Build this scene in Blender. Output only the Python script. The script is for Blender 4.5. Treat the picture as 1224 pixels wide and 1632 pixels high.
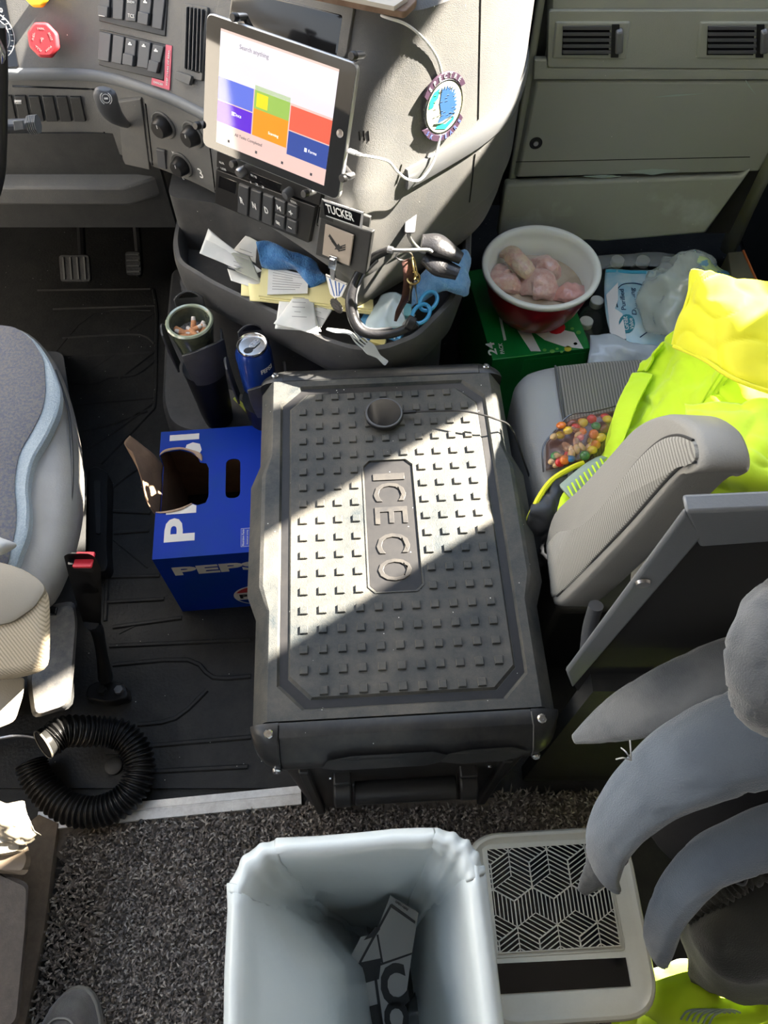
import bpy, bmesh, math, random
from mathutils import Vector, Matrix, noise
from mathutils.bvhtree import BVHTree
random.seed(7)
for o in list(bpy.data.objects): bpy.data.objects.remove(o)
SC = bpy.context.scene; COL = SC.collection
PI = math.pi
def R(d): return math.radians(d)

# ------------------------------------------------------------------ camera, world, sun, exposure
CAM = Vector((0, 0, 1.5)); FPX = 1226.0; PITCH = R(60)
cd = bpy.data.cameras.new('camera'); cam = bpy.data.objects.new('camera', cd); COL.objects.link(cam)
cam.location = CAM; cam.rotation_euler = (R(90) - PITCH, 0, 0)
cd.sensor_fit = 'VERTICAL'; cd.sensor_height = 36; cd.lens = 36 * FPX / 1632; cd.clip_start = .02
SC.camera = cam
vs = SC.view_settings
vs.view_transform = 'Standard'; vs.look = 'None'; vs.gamma = 1; vs.use_curve_mapping = False
vs.exposure = 0.75
SUN = Vector((.70, .32, .62)).normalized()
sd = bpy.data.lights.new('sun', 'SUN'); sd.energy = 46; sd.angle = R(.6); sd.color = (1, .90, .76)
so = bpy.data.objects.new('sun', sd); COL.objects.link(so); so.rotation_euler = SUN.to_track_quat('Z', 'Y').to_euler(); so.location = SUN * 6
W = bpy.data.worlds.new('world'); SC.world = W; W.use_nodes = True
wn = W.node_tree; wn.nodes.clear()
def wnode(t, **k):
    n = wn.nodes.new(t)
    for a, b in k.items(): setattr(n, a, b)
    return n
wo = wnode('ShaderNodeOutputWorld'); wb = wnode('ShaderNodeBackground'); wb.inputs['Strength'].default_value = 2.0
tc = wnode('ShaderNodeTexCoord'); sx = wnode('ShaderNodeSeparateXYZ'); cr = wnode('ShaderNodeValToRGB')
nz = wnode('ShaderNodeTexNoise'); nz.inputs['Scale'].default_value = 7; nz.inputs['Detail'].default_value = 6
ad = wnode('ShaderNodeMath', operation='MULTIPLY_ADD'); ad.inputs[1].default_value = .55
wn.links.new(tc.outputs['Generated'], sx.inputs[0]); wn.links.new(tc.outputs['Generated'], nz.inputs['Vector'])
wn.links.new(nz.outputs['Fac'], ad.inputs[0]); wn.links.new(sx.outputs['Z'], ad.inputs[2]); wn.links.new(ad.outputs[0], cr.inputs[0])
e = cr.color_ramp.elements
e[0].position = .22; e[0].color = (.16, .13, .10, 1); e[1].position = 1.0; e[1].color = (.55, .72, 1.0, 1)
for p, c in ((.42, (.42, .36, .28, 1)), (.55, (.84, .89, .95, 1)), (.75, (.85, .92, 1.0, 1))):
    q = e.new(p); q.color = c
wn.links.new(cr.outputs[0], wb.inputs[0]); wn.links.new(wb.outputs[0], wo.inputs[0])

# ------------------------------------------------------------------ pixel -> place helpers (used once, to survey real positions)
def ray(px, py):
    x = (px - 612) / FPX; y = -(py - 816) / FPX
    return Vector((x, y * math.sin(PITCH) + math.cos(PITCH), y * math.cos(PITCH) - math.sin(PITCH)))
def G(px, py, z):
    d = ray(px, py); return CAM + d * ((z - CAM.z) / d.z)
def YP(px, py, Y):
    d = ray(px, py); return CAM + d * (Y / d.y)
def XP(px, py, X):
    d = ray(px, py); return CAM + d * (X / d.x)
class Pl:
    def __init__(s, p, n): s.p = Vector(p); s.n = Vector(n).normalized()
    def hit(s, px, py):
        d = ray(px, py); t = (s.p - CAM).dot(s.n) / d.dot(s.n)
        n = s.n if s.n.dot(d) < 0 else -s.n
        return CAM + d * t, n
class Bv:
    def __init__(s, bm): bm.normal_update(); s.t = BVHTree.FromBMesh(bm)
    def hit(s, px, py):
        d = ray(px, py); h = s.t.ray_cast(CAM, d.normalized())
        if h[0] is None:      # just past the edge: nearest point of the surface to the sight line
            b = None; dn = d.normalized()
            for k in range(90):
                q = s.t.find_nearest(CAM + dn * (.6 + k * .015))
                if q[0] is not None and (b is None or q[3] < b[3]): b = q
            if b[3] > .05: raise Exception('miss %s %s' % (px, py))
            n = b[1] if b[1].dot(d) < 0 else -b[1]; return b[0], n
        n = h[1] if h[1].dot(d) < 0 else -h[1]
        return h[0], n
def ZP(z): return Pl((0, 0, z), (0, 0, 1))

# ------------------------------------------------------------------ materials
MATS = {}
def mat(name, col, rough=.6, metal=0, bump=0, bscale=400, col2=None, cscale=30, cpos=(.4, .6), dust=0, dustcol=(.42, .37, .30), dscale=60,
        trans=0, ior=1.45, emis=None, estr=0, coat=0, sss=0, sheen=0, alpha=1, spec=.5, wave=None, detail=4, specks=0, subsurf_col=None):
    if name in MATS: return MATS[name]
    m = bpy.data.materials.new(name); m.use_nodes = True; nt = m.node_tree; b = nt.nodes['Principled BSDF']
    I = b.inputs
    def N(t, **k):
        n = nt.nodes.new(t)
        for a, v in k.items(): setattr(n, a, v)
        return n
    L = nt.links.new
    I['Base Color'].default_value = (*col, 1); I['Roughness'].default_value = rough; I['Metallic'].default_value = metal
    I['IOR'].default_value = ior; I['Transmission Weight'].default_value = trans; I['Alpha'].default_value = alpha
    I['Coat Weight'].default_value = coat; I['Coat Roughness'].default_value = .05
    I['Specular IOR Level'].default_value = spec
    if sheen: I['Sheen Weight'].default_value = sheen
    if sss: I['Subsurface Weight'].default_value = sss; I['Subsurface Radius'].default_value = (.02, .01, .006); I['Subsurface Scale'].default_value = .5
    if emis: I['Emission Color'].default_value = (*emis, 1); I['Emission Strength'].default_value = estr
    t = N('ShaderNodeTexCoord')
    cur = None
    if col2:
        n = N('ShaderNodeTexNoise'); n.inputs['Scale'].default_value = cscale; n.inputs['Detail'].default_value = detail
        L(t.outputs['Object'], n.inputs['Vector'])
        r = N('ShaderNodeValToRGB'); r.color_ramp.elements[0].position = cpos[0]; r.color_ramp.elements[1].position = cpos[1]
        r.color_ramp.elements[0].color = (*col, 1); r.color_ramp.elements[1].color = (*col2, 1)
        L(n.outputs['Fac'], r.inputs[0]); cur = r.outputs[0]
    if wave:   # (colour, scale, direction, width): fine woven / ribbed stripes of the cloth itself
        w = N('ShaderNodeTexWave', bands_direction=wave[2]); w.inputs['Scale'].default_value = wave[1]; w.inputs['Distortion'].default_value = wave[4] if len(wave) > 4 else .6
        w.inputs['Detail'].default_value = 1; L(t.outputs['Object'], w.inputs['Vector'])
        r = N('ShaderNodeValToRGB'); r.color_ramp.elements[0].position = wave[3]; r.color_ramp.elements[1].position = min(1, wave[3] + .2)
        L(w.outputs['Fac'], r.inputs[0])
        mx = N('ShaderNodeMix', data_type='RGBA'); L(r.outputs[0], mx.inputs[0])
        if cur: L(cur, mx.inputs[6])
        else: mx.inputs[6].default_value = (*col, 1)
        mx.inputs[7].default_value = (*wave[0], 1); cur = mx.outputs[2]
    if dust:
        n = N('ShaderNodeTexNoise'); n.inputs['Scale'].default_value = dscale; n.inputs['Detail'].default_value = 8; n.inputs['Roughness'].default_value = .75
        L(t.outputs['Object'], n.inputs['Vector'])
        r = N('ShaderNodeMapRange'); r.inputs[1].default_value = .35; r.inputs[2].default_value = .75; r.inputs[4].default_value = dust
        L(n.outputs['Fac'], r.inputs[0])
        mx = N('ShaderNodeMix', data_type='RGBA'); L(r.outputs[0], mx.inputs[0])
        if cur: L(cur, mx.inputs[6])
        else: mx.inputs[6].default_value = (*col, 1)
        mx.inputs[7].default_value = (*dustcol, 1); cur = mx.outputs[2]
    if specks:
        v = N('ShaderNodeTexVoronoi'); v.inputs['Scale'].default_value = 90; L(t.outputs['Object'], v.inputs['Vector'])
        lt = N('ShaderNodeMath', operation='LESS_THAN'); lt.inputs[1].default_value = .07; L(v.outputs['Distance'], lt.inputs[0])
        sp = N('ShaderNodeSeparateColor'); L(v.outputs['Color'], sp.inputs[0])
        g2 = N('ShaderNodeMath', operation='LESS_THAN'); g2.inputs[1].default_value = specks; L(sp.outputs[0], g2.inputs[0])
        ml = N('ShaderNodeMath', operation='MULTIPLY'); L(lt.outputs[0], ml.inputs[0]); L(g2.outputs[0], ml.inputs[1])
        mx = N('ShaderNodeMix', data_type='RGBA'); L(ml.outputs[0], mx.inputs[0])
        if cur: L(cur, mx.inputs[6])
        else: mx.inputs[6].default_value = (*col, 1)
        mx.inputs[7].default_value = (.75, .72, .66, 1); cur = mx.outputs[2]
    if cur: L(cur, I['Base Color'])
    if bump:
        n = N('ShaderNodeTexNoise'); n.inputs['Scale'].default_value = bscale; n.inputs['Detail'].default_value = 3
        L(t.outputs['Object'], n.inputs['Vector'])
        bp = N('ShaderNodeBump'); bp.inputs['Strength'].default_value = bump; bp.inputs['Distance'].default_value = .002
        L(n.outputs['Fac'], bp.inputs['Height']); L(bp.outputs[0], I['Normal'])
    MATS[name] = m; return m
dash = mat('dash_plastic', (.095, .098, .10), .55, bump=.35, bscale=900, dust=.5, dustcol=(.17, .16, .14), dscale=14, specks=.05)
dash_r = mat('passenger_dash_plastic', (.30, .325, .285), .42, bump=.35, bscale=900, dust=.4, dustcol=(.34, .34, .30), dscale=10, specks=.04)
darkp = mat('dark_plastic', (.022, .023, .024), .5, bump=.2, bscale=700, dust=.25, dustcol=(.10, .10, .09), dscale=20)
black = mat('black_plastic', (.012, .012, .013), .4)
gloss = mat('gloss_black', (.008, .008, .009), .12)
silver = mat('silver_trim', (.20, .21, .225), .38, metal=.5, dust=.3, dustcol=(.2, .19, .17), dscale=18)
greyt = mat('grey_trim', (.13, .14, .15), .45, bump=.1)
chrome = mat('chrome', (.75, .75, .76), .18, metal=1)
steel = mat('worn_steel', (.42, .42, .43), .35, metal=1, bump=.1, bscale=200)
white = mat('white_print', (.75, .75, .74), .6)
greyprint = mat('grey_print', (.5, .5, .5), .6)
rubber = mat('floor_rubber', (.008, .009, .010), .6, bump=.5, bscale=160, dust=.42, dustcol=(.055, .052, .047), dscale=22, specks=.10)

# ------------------------------------------------------------------ mesh helpers
def NB(): return bmesh.new()
def finish(bm, ang=38, smooth=True):
    bmesh.ops.remove_doubles(bm, verts=bm.verts, dist=1e-6)
    bmesh.ops.recalc_face_normals(bm, faces=bm.faces)
    if smooth:
        for f in bm.faces: f.smooth = True
        for ed in bm.edges:
            if len(ed.link_faces) == 2 and ed.calc_face_angle(0) > R(ang): ed.smooth = False
def worldloc(o):
    v = Vector((0, 0, 0))
    while o: v += o.location; o = o.parent
    return v
def tag(o, label, cat, group=None, kind=None):
    if label: o['label'] = label
    if cat: o['category'] = cat
    if group: o['group'] = group
    if kind: o['kind'] = kind
    return o
def thing(name, label, cat, loc=(0, 0, 0), rz=0, group=None):
    o = bpy.data.objects.new(name, None); o.empty_display_size = .02; COL.objects.link(o)
    o.location = loc; o.rotation_euler = (0, 0, rz); return tag(o, label, cat, group)
def obj(name, bm, m, parent=None, local=False, smooth=True, ang=38, bevel=0, bseg=2, sub=0, label=None, solid=0, soff=0, kind=None, matoff=0):
    finish(bm, ang, smooth)
    me = bpy.data.meshes.new(name); bm.to_mesh(me); bm.free()
    for x in (m if isinstance(m, (list, tuple)) else [m]): me.materials.append(x)
    o = bpy.data.objects.new(name, me); COL.objects.link(o)
    if parent:
        o.parent = parent
        if not local: o.location = -worldloc(parent)
    if label: o['label'] = label
    if kind: o['kind'] = kind
    if bevel:
        b = o.modifiers.new('bevel', 'BEVEL'); b.width = bevel; b.segments = bseg; b.limit_method = 'ANGLE'; b.angle_limit = R(30)
    if sub:
        s = o.modifiers.new('sub', 'SUBSURF'); s.levels = sub; s.render_levels = sub
    if solid:
        s = o.modifiers.new('solid', 'SOLIDIFY'); s.thickness = solid; s.offset = soff; s.material_offset = matoff
    return o
def solo(name, bm, m, label, cat, group=None, kind=None, **k):
    o = obj(name, bm, m, **k)
    vs_ = [v.co for v in o.data.vertices]
    b = Vector(((min(v.x for v in vs_) + max(v.x for v in vs_)) / 2, (min(v.y for v in vs_) + max(v.y for v in vs_)) / 2, min(v.z for v in vs_)))
    o.data.transform(Matrix.Translation(-b)); o.location = b
    return tag(o, label, cat, group, kind)
def dup(root, loc=None, rot=None, label=None, group=None, scale=None):
    r = root.copy(); COL.objects.link(r)
    if loc is not None: r.location = loc
    if rot is not None: r.rotation_euler = rot
    if scale is not None: r.scale = (scale,) * 3 if not isinstance(scale, tuple) else scale
    if label: r['label'] = label
    if group: r['group'] = group
    for ch in list(root.children):
        c = ch.copy(); COL.objects.link(c); c.parent = r
        for g in list(ch.children):
            d = g.copy(); COL.objects.link(d); d.parent = c
    return r
def fr(o, x, y):     # frame matrix from origin, x axis, y axis
    x = Vector(x).normalized(); y = Vector(y); y = (y - x * y.dot(x)).normalized(); z = x.cross(y)
    M = Matrix((x, y, z)).transposed().to_4x4(); M.translation = Vector(o); return M
I4 = Matrix.Identity(4)
def box(bm, c, s, M=I4):
    r = bmesh.ops.create_cube(bm, size=1, matrix=M @ Matrix.Translation(c) @ Matrix.Diagonal((*s, 1))); return r['verts']
def bxx(bm, x0, x1, y0, y1, z0, z1, M=I4): return box(bm, ((x0 + x1) / 2, (y0 + y1) / 2, (z0 + z1) / 2), (abs(x1 - x0), abs(y1 - y0), abs(z1 - z0)), M)
def loft(bm, rings, closed=True, cap=True, mi=0):
    rr = [[bm.verts.new(p) for p in r] for r in rings]; n = len(rr[0])
    for a, b in zip(rr, rr[1:]):
        for i in range(n if closed else n - 1):
            j = (i + 1) % n
            try: f = bm.faces.new((a[i], a[j], b[j], b[i])); f.material_index = mi
            except ValueError: pass
    if cap and closed:
        for r in (rr[0][::-1], rr[-1]):
            try: f = bm.faces.new(r); f.material_index = mi
            except ValueError: pass
    return rr
def prism(bm, pts, z0, z1, M=I4, taper=0, mi=0):
    c = Vector((sum(p[0] for p in pts) / len(pts), sum(p[1] for p in pts) / len(pts)))
    top = [(p[0] + (c.x - p[0]) * taper, p[1] + (c.y - p[1]) * taper) for p in pts]
    return loft(bm, [[M @ Vector((p[0], p[1], z0)) for p in pts], [M @ Vector((p[0], p[1], z1)) for p in top]], mi=mi)
def rpoly(pts, r, n=5):
    out = []; N = len(pts)
    rs = r if isinstance(r, (list, tuple)) else [r] * N
    for i in range(N):
        p = Vector(pts[i][:2]); a = Vector(pts[i - 1][:2]) - p; b = Vector(pts[(i + 1) % N][:2]) - p
        rr = min(rs[i], a.length * .49, b.length * .49)
        if rr < 1e-6: out.append((p.x, p.y)); continue
        A = p + a.normalized() * rr; B = p + b.normalized() * rr
        for k in range(n + 1):
            t = k / n; q = A * (1 - t) ** 2 + p * 2 * t * (1 - t) + B * t * t; out.append((q.x, q.y))
    return out
def rrect(w, h, r, n=5, c=(0, 0)): 
    x, y = c; return rpoly([(x - w / 2, y - h / 2), (x + w / 2, y - h / 2), (x + w / 2, y + h / 2), (x - w / 2, y + h / 2)], r, n)
def circ(r, n=32, c=(0, 0), ry=None): return [(c[0] + r * math.cos(2 * PI * k / n), c[1] + (ry or r) * math.sin(2 * PI * k / n)) for k in range(n)]
def lathe(bm, prof, M=I4, n=32, cap=True, mi=0):
    return loft(bm, [[M @ Vector((r * math.cos(2 * PI * k / n), r * math.sin(2 * PI * k / n), z)) for k in range(n)] for r, z in prof], cap=cap, mi=mi)
def cr_(p, t):      # catmull-rom through list of Vectors, t in 0..len-1
    n = len(p); i = min(int(t), n - 2); u = t - i
    a, b, c, d = p[max(i - 1, 0)], p[i], p[i + 1], p[min(i + 2, n - 1)]
    return .5 * ((2 * b) + (c - a) * u + (2 * a - 5 * b + 4 * c - d) * u * u + (3 * b - a - 3 * c + d) * u ** 3)
def curve(pts, n=8):
    p = [Vector(q) for q in pts]; out = []
    for i in range((len(p) - 1) * n + 1): out.append(cr_(p, i / n))
    return out
def tube(bm, pts, r, n=10, res=8, cap=True, flat=1, mi=0, mod=None, up=None):
    """r: number or per-point list; flat squeezes the section along the frame's second axis"""
    P = [Vector(q) for q in pts]
    rs = r if isinstance(r, (list, tuple)) else [r] * len(P)
    C = curve(P, res) if len(P) > 2 and res > 1 else P
    RR = [cr_([Vector((x, 0, 0)) for x in rs], i / res).x for i in range(len(C))] if len(P) > 2 and res > 1 else rs
    T = [(C[min(i + 1, len(C) - 1)] - C[max(i - 1, 0)]).normalized() for i in range(len(C))]
    a = Vector(up) if up else (Vector((0, 0, 1)) if abs(T[0].z) < .9 else Vector((1, 0, 0)))
    rings = []
    u = T[0].cross(a).normalized()
    for i, (c, t) in enumerate(zip(C, T)):
        u = (u - t * u.dot(t)).normalized(); v = t.cross(u)
        ring = []
        for k in range(n):
            th = 2 * PI * k / n; rad = RR[i]
            if mod: rad *= mod(i / (len(C) - 1), th)
            ring.append(c + u * math.cos(th) * rad + v * math.sin(th) * rad * flat)
        rings.append(ring)
    return loft(bm, rings, cap=cap, mi=mi)
def grid(bm, ctrl, n=6, amp=0, fs=12, seed=0, mi=0, disp=None, crease=0):
    rows = [[Vector(q) for q in r] for r in ctrl]
    H = [[cr_(r, i / n) for i in range((len(r) - 1) * n + 1)] for r in rows]
    m = len(H[0]); cols = []
    for j in range((len(rows) - 1) * n + 1):
        cols.append([cr_([H[k][i] for k in range(len(rows))], j / n) for i in range(m)])
    vv = []
    for j, r in enumerate(cols):
        row = []
        for i, p in enumerate(r):
            if amp:
                q = noise.noise(p * fs + Vector((seed, seed * 2, 0))) + .5 * noise.noise(p * fs * 2.3 + Vector((seed, 0, 5)))
                if crease: q -= crease * max(0, 1 - abs(noise.noise(p * fs * .8 + Vector((seed * 3, 7, 1)))) * 7) + crease * .6 * max(0, 1 - abs(noise.noise(p * fs * 1.7 + Vector((seed, 3, 9)))) * 6)
                a_ = cols[min(j + 1, len(cols) - 1)][i] - cols[max(j - 1, 0)][i]; b_ = r[min(i + 1, m - 1)] - r[max(i - 1, 0)]
                nn = a_.cross(b_); nn = nn.normalized() if nn.length > 1e-9 else Vector((0, 0, 1))
                p = p + nn * q * amp
            if disp: p = disp(p, i / (m - 1), j / (len(cols) - 1))
            row.append(bm.verts.new(p))
        vv.append(row)
    for j in range(len(vv) - 1):
        for i in range(m - 1):
            f = bm.faces.new((vv[j][i], vv[j][i + 1], vv[j + 1][i + 1], vv[j + 1][i])); f.material_index = mi
    return vv
def text(bm, s, M, w=None, h=None, depth=.0006, bold=0, align='C', mi=0):
    """adds lettering to bm; M maps x along the line, y up, z out of the surface; w or h sets its size in metres"""
    c = bpy.data.curves.new('t', 'FONT'); c.body = s; c.size = 1; c.extrude = .5; c.offset = bold; c.resolution_u = 3
    o = bpy.data.objects.new('t', c); COL.objects.link(o)
    dg = bpy.context.evaluated_depsgraph_get(); me = bpy.data.meshes.new_from_object(o.evaluated_get(dg))
    bpy.data.objects.remove(o)
    xs = [v.co.x for v in me.vertices]; ys = [v.co.y for v in me.vertices]
    if not xs: return
    x0, x1, y0, y1 = min(xs), max(xs), min(ys), max(ys)
    sx_ = w / (x1 - x0) if w else h / (y1 - y0); sy_ = h / (y1 - y0) if h else sx_
    cx = {'C': (x0 + x1) / 2, 'L': x0, 'R': x1}[align]; cy = (y0 + y1) / 2
    for v in me.vertices: v.co = M @ Vector(((v.co.x - cx) * sx_, (v.co.y - cy) * sy_, (v.co.z + .5) * depth))
    k = len(bm.verts); t2 = bmesh.new(); t2.from_mesh(me)
    vm = {}
    for v in t2.verts: vm[v] = bm.verts.new(v.co)
    for f in t2.faces:
        try: nf = bm.faces.new([vm[v] for v in f.verts]); nf.material_index = mi
        except ValueError: pass
    t2.free(); bpy.data.meshes.remove(me)
# host-surface helpers
def hfr(host, px, py, qx=None, qy=None, lift=0):
    """frame on a surface: origin at pixel, z = outward normal, x toward second pixel (or level)"""
    p, n = host.hit(px, py)
    if qx is not None: x = host.hit(qx, qy)[0] - p
    else: x = Vector((0, 0, 1)).cross(n)
    x = (x - n * x.dot(n)).normalized(); y = n.cross(x)
    M = Matrix((x, y, n)).transposed().to_4x4(); M.translation = p + n * lift; return M
def planeof(host, q, lift=0):
    """flat mounting plane laid over a slightly bulging surface"""
    P = [host.hit(*p)[0] for p in q]; c = sum(P, Vector()) / len(P); n = Vector()
    for i in range(len(P)): n += (P[i] - c).cross(P[(i + 1) % len(P)] - c)
    n.normalize()
    if n.dot(c - CAM) > 0: n = -n
    b = 0; m = len(q); cx = sum(p[0] for p in q) / m; cy = sum(p[1] for p in q) / m
    for i in range(m):
        for s_ in (.33, .66, 1):
            for t_ in (0, .5):
                x = q[i][0] * (1 - t_) + q[(i + 1) % m][0] * t_; y = q[i][1] * (1 - t_) + q[(i + 1) % m][1] * t_
                b = max(b, (host.hit(cx + (x - cx) * s_, cy + (y - cy) * s_)[0] - c).dot(n))
    return Pl(c + n * (b + lift), n)
def hprism(bm, host, pts, d0, d1, nrm=None, r=0, taper=0, mi=0):
    if not isinstance(host, Pl): host = planeof(host, pts); d0 -= .003
    H = [host.hit(*p) for p in pts]
    n = Vector((0, 0, 0))
    for h in H: n += h[1]
    n = (nrm or n).normalized()
    P = [h[0] for h in H]
    if r:
        x = (P[1] - P[0]).normalized(); y = n.cross(x).normalized(); c = sum(P, Vector()) / len(P)
        q = [((p - c).dot(x), (p - c).dot(y)) for p in P]; hh = [(p - c).dot(n) for p in P]
        q = rpoly(q, r, 4); k = sum(hh) / len(hh)
        P = [c + x * a + y * b + n * k for a, b in q]
    c = sum(P, Vector()) / len(P)
    return loft(bm, [[p + n * d0 for p in P], [p + (c - p) * taper + n * d1 for p in P]], mi=mi)
def htext(bm, host, s, a, b, h=None, w=None, depth=.0006, bold=0, lift=.0002, mi=0):
    """lettering whose baseline middle runs from pixel a to pixel b on the host"""
    pa, n = host.hit(*a); pb, n2 = host.hit(*b); n = (n + n2).normalized()
    x = pb - pa; L = x.length; x = (x - n * x.dot(n)).normalized(); y = n.cross(x)
    M = Matrix((x, y, n)).transposed().to_4x4(); M.translation = (pa + pb) / 2 + n * lift
    text(bm, s, M, w=w or L, h=h, depth=depth, bold=bold, mi=mi)
def cyl_between(bm, a, b, r, n=12, mi=0): return tube(bm, [a, b], r, n=n, res=1, mi=mi)

# ------------------------------------------------------------------ cab shell, mostly out of view; openings are cut to shape the daylight
headl = mat('headliner', (.50, .48, .45), .9)
def holed(bm, outer, holes, M, t):
    """flat panel in the local xy plane of M with holes, thickness t along z"""
    for z in (0, t):
        eds = []
        for lp in [outer] + holes:
            vv = [bm.verts.new(M @ Vector((p[0], p[1], z))) for p in lp]
            eds += [bm.edges.new((vv[i], vv[(i + 1) % len(vv)])) for i in range(len(vv))]
        bmesh.ops.triangle_fill(bm, use_beauty=True, edges=eds)
    for lp in [outer] + holes:
        loft(bm, [[M @ Vector((p[0], p[1], z)) for p in lp] for z in (0, t)], cap=False)
MX = fr((1.15, 0, 0), (0, 1, 0), (0, 0, 1))      # side wall plane: local x = Y, y = Z, z = +X
bm = NB()
vent = [(1.035, 1.315), (1.285, 1.315), (1.29, 1.34), (1.18, 1.69), (1.07, 2.03), (.835, 2.03), (.945, 1.69)]  # slot traced back along the sun from the lid's bright band
holed(bm, [(-1.6, -.05), (2.0, -.05), (2.0, 2.75), (1.35, 2.75), (1.35, 2.15), (-1.6, 2.15)],
      [vent, [(1.40, 1.58), (1.95, 1.58), (1.95, 1.94), (1.40, 1.94)], [(.60, 1.10), (1.20, 1.10), (1.16, 1.18), (1.0, 1.265), (.60, 1.265)], [(.22, .80), (.36, .80), (.36, 1.08), (.22, 1.08)]], MX, .05)  # further openings added to place sun patches; front edge raised to block sun
o = obj('wall_right', bm, headl, smooth=False); o['kind'] = 'structure'
bm = NB()
holed(bm, [(-1.6, -.05), (2.0, -.05), (2.0, 2.15), (-1.6, 2.15)], [[(.10, 1.0), (1.45, 1.0), (1.1, 1.98), (.10, 1.98)], [(-1.2, 1.1), (-.1, 1.1), (-.1, 1.9), (-1.2, 1.9)]], fr((-1.25, 0, 0), (0, 1, 0), (0, 0, 1)), -.05)  # rear window added to brighten the back of the cab
o = obj('wall_left', bm, headl, smooth=False); o['kind'] = 'structure'
bm = NB(); holed(bm, [(-1.25, -1.6), (1.2, -1.6), (1.2, 1.35), (-1.25, 1.35)], [[(-.32, .45), (.32, .45), (.32, .9), (-.32, .9)]], Matrix.Translation((0, 0, 2.15)), .05); o = obj('ceiling', bm, headl, smooth=False); o['kind'] = 'structure'  # unseen roof opening added for soft fill from above
bm = NB(); bxx(bm, -1.25, 1.2, -1.65, -1.6, -.05, 2.15); o = obj('wall_back', bm, headl, smooth=False); o['kind'] = 'structure'
bm = NB(); bxx(bm, -1.25, 1.2, 1.9, 1.95, -.05, 1.1); o = obj('wall_front', bm, darkp, smooth=False); o['kind'] = 'structure'
bm = NB(); bxx(bm, -1.25, 1.2, -1.6, 2.0, -.06, 0); o = obj('floor', bm, rubber, smooth=False); o['kind'] = 'structure'

# rubber floor mat with moulded ribs in the driver's footwell
bm = NB()
prism(bm, rpoly([(-1.2, .27), (-.13, .27), (-.13, 1.0), (-.40, 1.02), (-.40, 1.68), (-1.2, 1.68)], .03), 0, .008)
def rib(pts, w=.005, z=.0085):
    P = [G(x, y, .008) for x, y in pts]
    for p in P: p.z = z
    tube(bm, P, w, n=6, res=1 if len(P) == 2 else 3, flat=.8)
for L in [[(245, 462), (250, 500), (249, 560), (247, 640), (235, 662), (160, 740)], [(85, 492), (248, 487)], [(100, 538), (160, 534), (225, 533), (247, 548)],
          [(85, 569), (248, 560)], [(110, 610), (150, 612), (175, 602), (215, 598), (247, 575)], [(120, 645), (245, 634)], [(247, 560), (190, 604)], [(245, 500), (205, 527)],
          [(60, 462), (240, 460)], [(247, 640), (180, 690), (140, 715)], [(100, 690), (165, 680), (235, 655)], [(178, 778), (174, 870), (168, 990)], [(178, 778), (215, 750), (242, 738)],
          [(180, 815), (240, 818)], [(182, 850), (238, 846)], [(165, 920), (255, 918)], [(170, 960), (262, 955)], [(180, 1000), (290, 985)], [(175, 1030), (400, 1020)],
          [(180, 1060), (300, 1052), (340, 1080), (400, 1078)], [(220, 1155), (280, 1145), (330, 1100)], [(225, 1190), (400, 1175)], [(240, 1230), (395, 1222)], [(30, 740), (120, 690)]]:
    rib(L)
for L in [[(90, 560), (150, 500), (240, 495)], [(130, 600), (190, 560)], [(180, 860), (235, 905)], [(190, 1010), (230, 990)]]: rib(L, .002)
solo('floor_mat', bm, rubber, 'black ribbed rubber floor mat with dusty moulded ridges in the footwell', 'floor mat')

# ------------------------------------------------------------------ dashboard
Bp = [(-1.1, 1.285), (-.80, 1.282), (-.643, 1.281), (-.486, 1.277), (-.38, 1.232), (-.283, 1.165), (-.16, 1.058), (-.085, .988), (-.042, .963), (.017, 1.009), (.086, 1.067), (.164, 1.141), (.212, 1.215), (.242, 1.325), (.25, 1.5)]
Up = [(-1.1, 1.46), (-.80, 1.455), (-.643, 1.445), (-.49, 1.425), (-.36, 1.37), (-.25, 1.29), (-.13, 1.19), (-.05, 1.12), (.0, 1.09), (.045, 1.085), (.10, 1.12), (.17, 1.19), (.225, 1.27), (.245, 1.37), (.25, 1.5)]
def pc(pts, z, off=0):
    c = curve([(x, y, z) for x, y in pts], 8)
    if off:
        q = []
        for i, p in enumerate(c):
            t = (c[min(i + 1, len(c) - 1)] - c[max(i - 1, 0)]).normalized(); q.append(p + Vector((t.y, -t.x, 0)) * off)
        c = q
    return c
def mixp(A, B, t): return [(a[0] + (b[0] - a[0]) * t, a[1] + (b[1] - a[1]) * t) for a, b in zip(A, B)]
def ring(pts, z, off=0): return pc(pts, z, off) + [Vector((.25, 1.88, z)), Vector((-1.1, 1.88, z))]
DB = thing('dashboard', 'grey plastic truck dashboard with a rounded centre stack jutting into the cab', 'dashboard', (-.3, 1.3, .6))
def drings(): return [ring(Bp, .575, -.04), ring(Bp, .588, -.006), ring(Bp, .604), ring(Bp, .75), ring(mixp(Bp, Up, .06), .762), ring(mixp(Bp, Up, .5), .855), ring(Up, .95), ring(Up, .962, -.02), ring(Up, .965, -.05)]
bm = NB(); loft(bm, drings()); HD = Bv(bm); obj('dash_shell', bm, dash, DB)
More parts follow.
